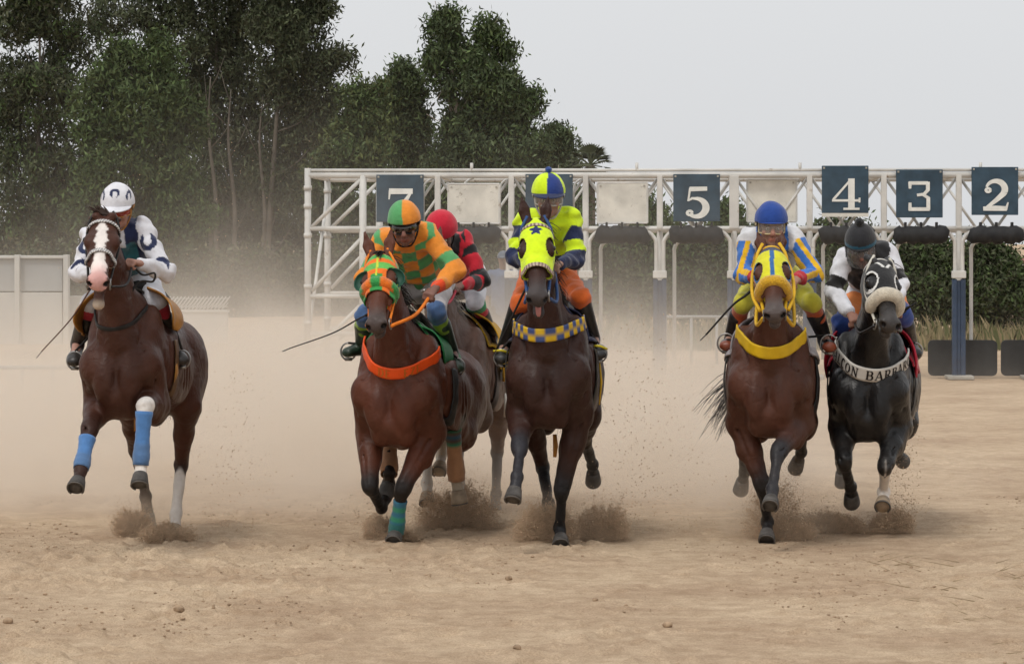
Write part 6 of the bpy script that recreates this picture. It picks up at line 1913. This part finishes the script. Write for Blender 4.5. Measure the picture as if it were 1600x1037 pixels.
for q in ('l', 'r'):
    stirrup(R, K_(R, 'to_' + q) + [0, .03, -.01], [0, 0, 1], leather_top=R['w'](-.25, (.2 if q == 'r' else -.2), 1.4))
    t_ = K_(R, 'to_' + q); a_ = K_(R, 'an_' + q)
    Geo().tube(curve_pts([t_ + [-.05, .03, .045], t_ + [0, -.01, .05], t_ + [.05, .03, .03]], 5), .008, 6).build("boot_strap", ys, R['rider']['root'], True)
crop(hand_pt(R, 'l') + [-.02, 0, -.05], orient(R, 776, 545, .15), "black riding crop held low beside the fluorescent yellow jockey's left boot", None, .009, .0)

# E: yellow and blue hood, yellow roll
R = HE; H = R['H']
def hood_e(l):
    col = fill(len(l), (0.62, 0.60, 0.02)); x, y = l[:, 0], l[:, 1]; b = (0.03, 0.12, 0.32)
    put(col, (np.abs(y) < .013), b)
    for s in (-1, 1):
        d = np.linalg.norm((l - np.array([0.196, s * .095, .036])) * np.array([.8, 1, 1]), axis=1); put(col, (d < .060), b)
    put(col, (x < .06), (0.05, 0.06, 0.10)); return col
head_shell(R, .010, -.05, .30, .006, hood_e, "hood", M_CLOTH, eyes=.050, zlo=-.10)
ye = cmat("yellow_webbing", (.64, .38, .015))
def roll(R, x, rad, c, m, span=.080):
    H = R['H']
    pts = curve_pts([H.w(x + .01, s * y, z) for s, y, z in ((-1, span, -.06), (-1, span + .004, .0), (-1, .05, .066), (1, 0.0, .082), (1, .05, .066), (1, span + .004, .0), (1, span, -.06))], 5)
    n = len(pts); g = Geo().tube(pts, [rad * (.62 + .38 * math.sin(math.pi * i / (n - 1)) ** .5) for i in range(n)], 14)
    mesh_obj("noseband_roll", g.V, g.F, m, R['root'], True, col=fill(len(g.V), c))
roll(R, .325, .036, (0.60, 0.34, 0.02), M_FLEECE)
head_shell(R, .014, .000, .022, .006, lambda l: fill(len(l), (0.62, 0.36, 0.03)), "browband", M_GLOSSC, zlo=0.0, earcut=False)
cheek_straps(R, ye, r=.011)
for s in (-1, 1):
    Geo().tube(curve_pts([H.w(.05, s * .088, .03), H.w(.14, s * .118, -.02), H.w(.30, s * .124, -.05), H.w(.44, s * .085, -.06)], 6), .011, 6).build("rein_strap", ye, R['root'], True)
rein(R, hand_pt(R, 'r'), 1, ye, .011, .14); rein(R, hand_pt(R, 'l'), -1, ye, .011, .14)
breast_band(R, (1157, 514), (1206, 551), (1268, 510), (.06, .42, .02), .038, lambda a, h: fill(len(a), (0.66, 0.42, 0.01)))
saddle_cloth(R, lambda l: fill(len(l), (0.30, 0.27, 0.28)), -.66, -.02, 1.26)
for s in (-1, 1): flap(R, cmat("grey_flap", (.26, .24, .25)), s, -.36, -.06, ((.10, 1.50), (.17, 1.46), (.225, 1.38), (.240, 1.28), (.235, 1.18)))
girth(R, (0.02, 0.018, 0.018))
c0 = R['w'](-.10, 0.06, .74); Geo().tube([c0 + np.array([math.cos(a) * .02, 0, math.sin(a) * .05 - .04]) for a in np.linspace(0, 6.283, 15)], .006, 6, False).build("girth_loop", M_LEATHER, R['root'], True)
for q in ('l', 'r'): stirrup(R, K_(R, 'to_' + q) + [0, .02, 0], [0, 0, 1], r=.058, leather_top=R['w'](-.25, (.2 if q == 'r' else -.2), 1.4))
crop(hand_pt(R, 'l'), orient(R, 1103, 523, .2), "thick black riding crop pointing down and left from the blue jockey's hand", None, .010, -.02)

# F: black hood with white lines, fleece roll, lettered band
R = HF; H = R['H']
def hood_f(l):
    col = fill(len(l), (0.012, 0.012, 0.013)); x, y = l[:, 0], l[:, 1]; wh = (0.66, 0.65, 0.62)
    put(col, (np.abs(np.abs(y) - (.020 + (.09 - x) * .55)) < .009) & (x > .0) & (x < .11), wh)
    for s in (-1, 1):
        d = np.linalg.norm((l - np.array([0.196, s * .095, .036])) * np.array([.8, 1, 1]), axis=1); put(col, (d < .069) & (np.abs(y) < .098), wh)
    return col
head_shell(R, .010, -.05, .34, .006, hood_f, "hood", M_CLOTH, eyes=.048, zlo=-.10)
roll(R, .345, .046, (0.58, 0.52, 0.42), M_FLEECE)
head_shell(R, .014, -.002, .012, .005, lambda l: fill(len(l), (0.62, 0.60, 0.56)), "browband", M_GLOSSC, zlo=-.02, earcut=False)
wm = cmat("white_webbing", (.58, .55, .48))
cheek_straps(R, wm, r=.009)
rein(R, hand_pt(R, 'r'), 1, M_LEATHER, .009, .05); rein(R, hand_pt(R, 'l'), -1, M_LEATHER, .009, .05)
bd = breast_band(R, (1309, 538), (1352, 587), (1403, 540), (.06, .42, .02), .044, lambda a, h: fill(len(a), (0.60, 0.57, 0.52)))
band_text(R, bd, "HALCON BARBARO", .062, cmat("black_print", (.02, .015, .015)), .02)
saddle_cloth(R, lambda l: fill(len(l), (0.36, 0.012, 0.03)), -.75, -.02, 1.22)
for s in (-1, 1): flap(R, cmat("crimson_flap", (.40, .012, .035)), s, -.36, -.04, ((.10, 1.50), (.20, 1.45), (.26, 1.37), (.285, 1.26), (.28, 1.16)))
girth(R, (0.015, 0.014, 0.014))
for q in ('l', 'r'): stirrup(R, K_(R, 'to_' + q) + [0, .02, 0], [0, 0, 1], leather_top=R['w'](-.25, (.2 if q == 'r' else -.2), 1.4))
crop(hand_pt(R, 'r') + [0, -.02, 0], orient(R, 1423, 478, .3), "short black riding crop end showing right of the black hood", None, .012, 0)

# gate attendant standing behind the gate, half lost in the dust
def attendant(px, py_top, Y, label, shirt, trousers):
    zt = P(px, py_top, Y)[2]; x = P(px, 0, Y)[0]; k = zt / 1.74
    root = empty("person", (x, Y, 0), label, "person")
    p = lambda a, b, c: np.array([x + a * k, Y - b * k, c * k])
    B = Sdf(); X = np.array([1.0, 0, 0])
    B.ell(p(0, .0, 1.63), (.075, .095, .11), None, .02); B.ell(p(0, .03, 1.56), (.058, .07, .08), None, .02)
    B.cap(p(0, .085, 1.60), p(0, .11, 1.57), .012, .015, .012)
    B.cap(p(0, 0, 1.54), p(0, 0, 1.42), .055, .06, .03)
    B.ecap(p(0, 0, 1.38), p(0, 0, .98), X, (.16, .10), (.14, .10), .05)
    for s in (-1, 1):
        B.cap(p(s * .19, 0, 1.40), p(s * .25, -.02, 1.12), .05, .042, .03); B.cap(p(s * .25, -.02, 1.12), p(s * .23, .10, .90), .042, .028, .03)
        fist(B, p(s * .23, .10, .90), np.array([0, -.3, -1.0]), np.array([0, -1.0, 0]), -s)
        B.cap(p(s * .09, 0, .95), p(s * .11, .02, .52), .085, .058, .04); B.cap(p(s * .11, .02, .52), p(s * .12, 0, .09), .056, .04, .03)
        B.ecap(p(s * .12, -.05, .045), p(s * .13, .16, .035), X, (.045, .045), (.045, .03), .03)
    V, F = B.mesh(.012)
    mesh_obj("body", V, F, M_SKIN, root, True, col=fill(len(V), (.26, .15, .11)))
    B = Sdf(); B.noise = wrinkle(7, .006)
    B.ecap(p(0, 0, 1.38), p(0, 0, .90), X, (.185, .125), (.175, .125), .05); B.cap(p(-.17, 0, 1.41), p(.17, 0, 1.41), .065, .065, .04)
    for s in (-1, 1): B.cap(p(s * .19, 0, 1.40), p(s * .245, -.02, 1.15), .072, .066, .03)
    V, F = B.mesh(.012); mesh_obj("shirt", V, F, M_CLOTH, root, True, col=fill(len(V), shirt))
    B = Sdf(); B.noise = wrinkle(8, .006)
    for s in (-1, 1):
        B.cap(p(s * .085, 0, .92), p(s * .11, .02, .52), .105, .075, .04); B.cap(p(s * .11, .02, .52), p(s * .12, 0, .08), .075, .062, .03)
    V, F = B.mesh(.012); mesh_obj("trousers", V, F, M_CLOTH, root, True, col=fill(len(V), trousers))
    B = Sdf(); B.ell(p(0, -.005, 1.665), (.088, .108, .085), None, .01); B.ell(p(0, .12, 1.655), (.07, .07, .012), None, .02)
    V, F = B.mesh(.01); V, F = cut_mesh(V, F, None, [(p(0, 0, 1.645), (0, 0, 1))]); shell("cap", V, F, .006, M_CLOTH, root, fill(len(V), (.10, .13, .18)))
attendant(787, 393, 46.2, "gate attendant in a blue shirt standing in the dust behind the gate", (0.10, 0.15, 0.26), (0.05, 0.06, 0.09))
# ------------------------------------------------------------------ dust in the air and sand thrown up by the hooves
def dust_material(name, dens, color, build):
    m = bpy.data.materials.new(name); m.use_nodes = True
    nt = m.node_tree; N, L = nt.nodes, nt.links
    N.clear()
    out = N.new("ShaderNodeOutputMaterial"); pv = N.new("ShaderNodeVolumePrincipled")
    pv.inputs["Color"].default_value = (*color, 1); pv.inputs["Anisotropy"].default_value = 0.25
    L.new(pv.outputs[0], out.inputs["Volume"])
    tc = N.new("ShaderNodeTexCoord"); sp = N.new("ShaderNodeSeparateXYZ"); L.new(tc.outputs["Object"], sp.inputs[0])
    def mth(op, a, b=None, c=None):
        n = N.new("ShaderNodeMath"); n.operation = op
        for i, v in enumerate((a, b, c)):
            if v is None: continue
            if isinstance(v, (int, float)): n.inputs[i].default_value = v
            else: L.new(v, n.inputs[i])
        return n.outputs[0]
    def mr(v, a, b, c, d):
        n = N.new("ShaderNodeMapRange"); n.interpolation_type = 'SMOOTHSTEP'
        L.new(v, n.inputs[0])
        for i, q in enumerate((a, b, c, d)): n.inputs[i + 1].default_value = q
        return n.outputs[0]
    def noise(scale, det=3, dist=0.0, sc=(1, 1, 1)):
        mp = N.new("ShaderNodeMapping"); mp.inputs["Scale"].default_value = sc; L.new(tc.outputs["Object"], mp.inputs["Vector"])
        n = N.new("ShaderNodeTexNoise"); n.inputs["Scale"].default_value = scale; n.inputs["Detail"].default_value = det; n.inputs["Distortion"].default_value = dist
        L.new(mp.outputs[0], n.inputs["Vector"]); return n.outputs["Fac"]
    d = build(sp.outputs[0], sp.outputs[1], sp.outputs[2], mth, mr, noise)
    L.new(mth('MULTIPLY', d, dens), pv.inputs["Density"])
    try: m.cycles.volume_step_rate = 0.28
    except Exception: pass
    return m

def big_dust(x, y, z, mth, mr, noise):
    hz = mth('MULTIPLY', mth('ADD', mr(x, -6.5, -3.0, 0.27, 0.37), mr(x, -1.5, 2.5, 0.0, -0.08)), mr(noise(0.42, 3, 0.7, (1, 0.6, 0.3)), 0.33, 0.67, 0.55, 1.7))                                    # the cloud stands higher on the left
    fall = mth('EXPONENT', mth('MULTIPLY', mth('DIVIDE', z, hz), -1.0))
    front = mr(y, 20.45, 23.2, 0.0, 1.0)
    back = mr(y, 36, 50, 1.0, 0.15)
    lat = mr(x, 1.5, 4.1, 1.0, 0.04)
    lump = mth('MULTIPLY', mr(noise(0.55, 2, 0.5, (1, 0.5, 1)), 0.32, 0.68, 0.35, 1.9), mr(noise(1.7, 4, 0.8, (1, 0.6, 1)), 0.30, 0.70, 0.6, 1.4))
    return mth('MULTIPLY', mth('MULTIPLY', mth('MULTIPLY', fall, front), mth('MULTIPLY', back, lat)), lump)
M_DUST = dust_material("dust", 0.50, (0.955, 0.875, 0.775), big_dust)
V = [(x, y, z) for x in (-14, 9) for y in (20.4, 59) for z in (0.03, 5.2)]
mesh_obj("dust_cloud", V, [(0, 1, 3, 2), (4, 6, 7, 5), (0, 4, 5, 1), (2, 3, 7, 6), (0, 2, 6, 4), (1, 5, 7, 3)], M_DUST, None, False, kind="stuff")

M_GRAIN = mat("flying_sand", (0.60, 0.44, 0.30), 0.95, 0.1, 0.25, 30)
TET = np.array([(1, 1, 1), (-1, -1, 1), (-1, 1, -1), (1, -1, -1)], float) * .6
TETF = np.array([(0, 1, 2), (0, 3, 1), (0, 2, 3), (1, 3, 2)])
def burst(px, py, wpx, hpx, n, Y=None, lean=0.0, seed=0, size=.0030, jag=1.0):
    """sand thrown up where a hoof has struck: many separate grains, thick at the foot and thinning outward"""
    r = np.random.default_rng(seed + int(px))
    n = int(n * 2.3); Y = Y or CAM_Z * FPX / (py - HOR)
    c = P(px, py, Y); w, h = wpx / FPX * Y / 2, hpx / FPX * Y
    a = r.uniform(-1, 1, n); rad = r.random(n) ** .5 * (1 + .12 * r.normal(size=n))
    th = r.uniform(0, math.pi, n)
    jets = .90 + .10 * np.sin(th * 7 + seed) * np.sin(th * 13 + 2 * seed)
    X = np.cos(th) * rad * w * (.92 + .08 * jets); Z = np.sin(th) ** .75 * rad * h * jets
    stray = r.random(n) < .06; X[stray] *= 1.35; Z[stray] *= 1.45
    Yo = r.normal(size=n) * w * .38
    p = np.stack([c[0] + X + lean * Z, Y + Yo, np.maximum(Z, 0) + .004], 1)
    s = size * r.uniform(.5, 1.25, n) * np.where(r.random(n) < .03, 2.1, 1)
    p[:, 2] += ground_h(p[:, 0], p[:, 1])
    T = TET[None] * s[:, None, None] * r.uniform(.6, 1.4, (n, 4, 3)) + p[:, None, :]
    mesh_obj("kicked_up_sand", T.reshape(-1, 3), (TETF[None] + 4 * np.arange(n)[:, None, None]).reshape(-1, 3), M_GRAIN, None, False, kind="stuff")
burst(212, 860, 64, 42, 7000, 20.9, -.2, 1); burst(262, 866, 82, 24, 6000, 20.5, .1, 2)
burst(597, 857, 50, 36, 6000, 20.5, -.25, 3); burst(626, 862, 60, 16, 3500, 20.4, .2, 4)
burst(712, 845, 120, 62, 12000, 21.4, .1, 5); burst(853, 853, 96, 56, 12000, 20.35, 0, 6); burst(938, 852, 84, 54, 10500, 20.5, .1, 7)
burst(1228, 846, 95, 34, 4500, 20.62, .1, 8); burst(1205, 838, 90, 90, 3500, 20.7, .1, 12, .0035); burst(1312, 829, 96, 30, 6500, 21.1, -.5, 9); burst(1392, 826, 66, 36, 8500, 21.1, .15, 10)
def spray(x0, x1, y0, y1, Ya, Yb, n, seed, size=.005):
    r = np.random.default_rng(seed)
    Y = r.uniform(Ya, Yb, n); px = r.normal((x0 + x1) / 2, (x1 - x0) / 3.4, n); py = y1 - (y1 - y0) * r.random(n) ** 1.7
    p = np.stack([(px - 800) / FPX * Y, Y, CAM_Z - (py - HOR) / FPX * Y], 1); p[:, 2] = np.maximum(p[:, 2], .01)
    s = size * r.uniform(.4, 1.2, n)
    T = TET[None] * s[:, None, None] * r.uniform(.6, 1.4, (n, 4, 3)) + p[:, None, :]
    mesh_obj("flying_grit", T.reshape(-1, 3), (TETF[None] + 4 * np.arange(n)[:, None, None]).reshape(-1, 3), M_GRAIN, None, False, kind="stuff")
spray(300, 420, 580, 840, 21, 22, 420, 1); spray(930, 1060, 470, 830, 20.8, 22, 700, 2); spray(1380, 1440, 640, 800, 21, 21.8, 600, 3); spray(620, 760, 700, 840, 21, 22, 350, 4); spray(1040, 1130, 600, 840, 21, 22, 160, 5); spray(150, 520, 20 + 200, 460, 22, 24, 160, 6, .004)
# puffs of fine dust round the striking hooves
def puff(px, py, wpx, hpx, Y, dens, seed, ns=None, colr=(0.90, 0.77, 0.62), lift=0.0):
    c = P(px, py, Y); w, h = wpx / FPX * Y / 2, hpx / FPX * Y
    def f(x, y, z, mth, mr, noise):
        q = mth('ADD', mth('ADD', mth('POWER', mth('DIVIDE', x, w), 2), mth('POWER', mth('DIVIDE', y, w), 2)), mth('POWER', mth('DIVIDE', mth('ABSOLUTE', z), h), 2))
        return mth('MULTIPLY', mr(q, 0.05, 1.0, 1.0, 0.0), mr(noise(ns or 9 + seed, 4, .4), .36 if ns else .32, .66, .0 if ns else .15, 1.9))
    m = dust_material("puff", dens, colr, f)
    o = mesh_obj("dust_puff", ico3V * np.array([w, w, h]) + np.array([0, 0, h * .0]), ico3F, m, None, True, kind="stuff")
    o.location = (c[0], Y, ground_at(c[0], Y) + .004 + lift)
puff(240, 865, 190, 95, 20.9, 0.99, 1); puff(612, 860, 130, 70, 20.45, 0.99, 2); puff(715, 850, 210, 120, 21.5, 0.93, 3); puff(890, 858, 250, 100, 20.55, 0.99, 4); puff(1215, 850, 230, 150, 20.75, 0.93, 5); puff(1350, 832, 220, 90, 21.3, 0.87, 6)

# rolling plumes between and behind the horses
PC = (0.95, 0.86, 0.745)
puff(1000, 800, 330, 330, 24.0, 1.05, 11, 2.3, PC); puff(455, 790, 420, 290, 25.5, .85, 12, 1.9, PC); puff(90, 790, 300, 230, 24.5, .7, 13, 2.2, PC); puff(1140, 800, 230, 230, 23.0, .65, 14, 2.6, PC)
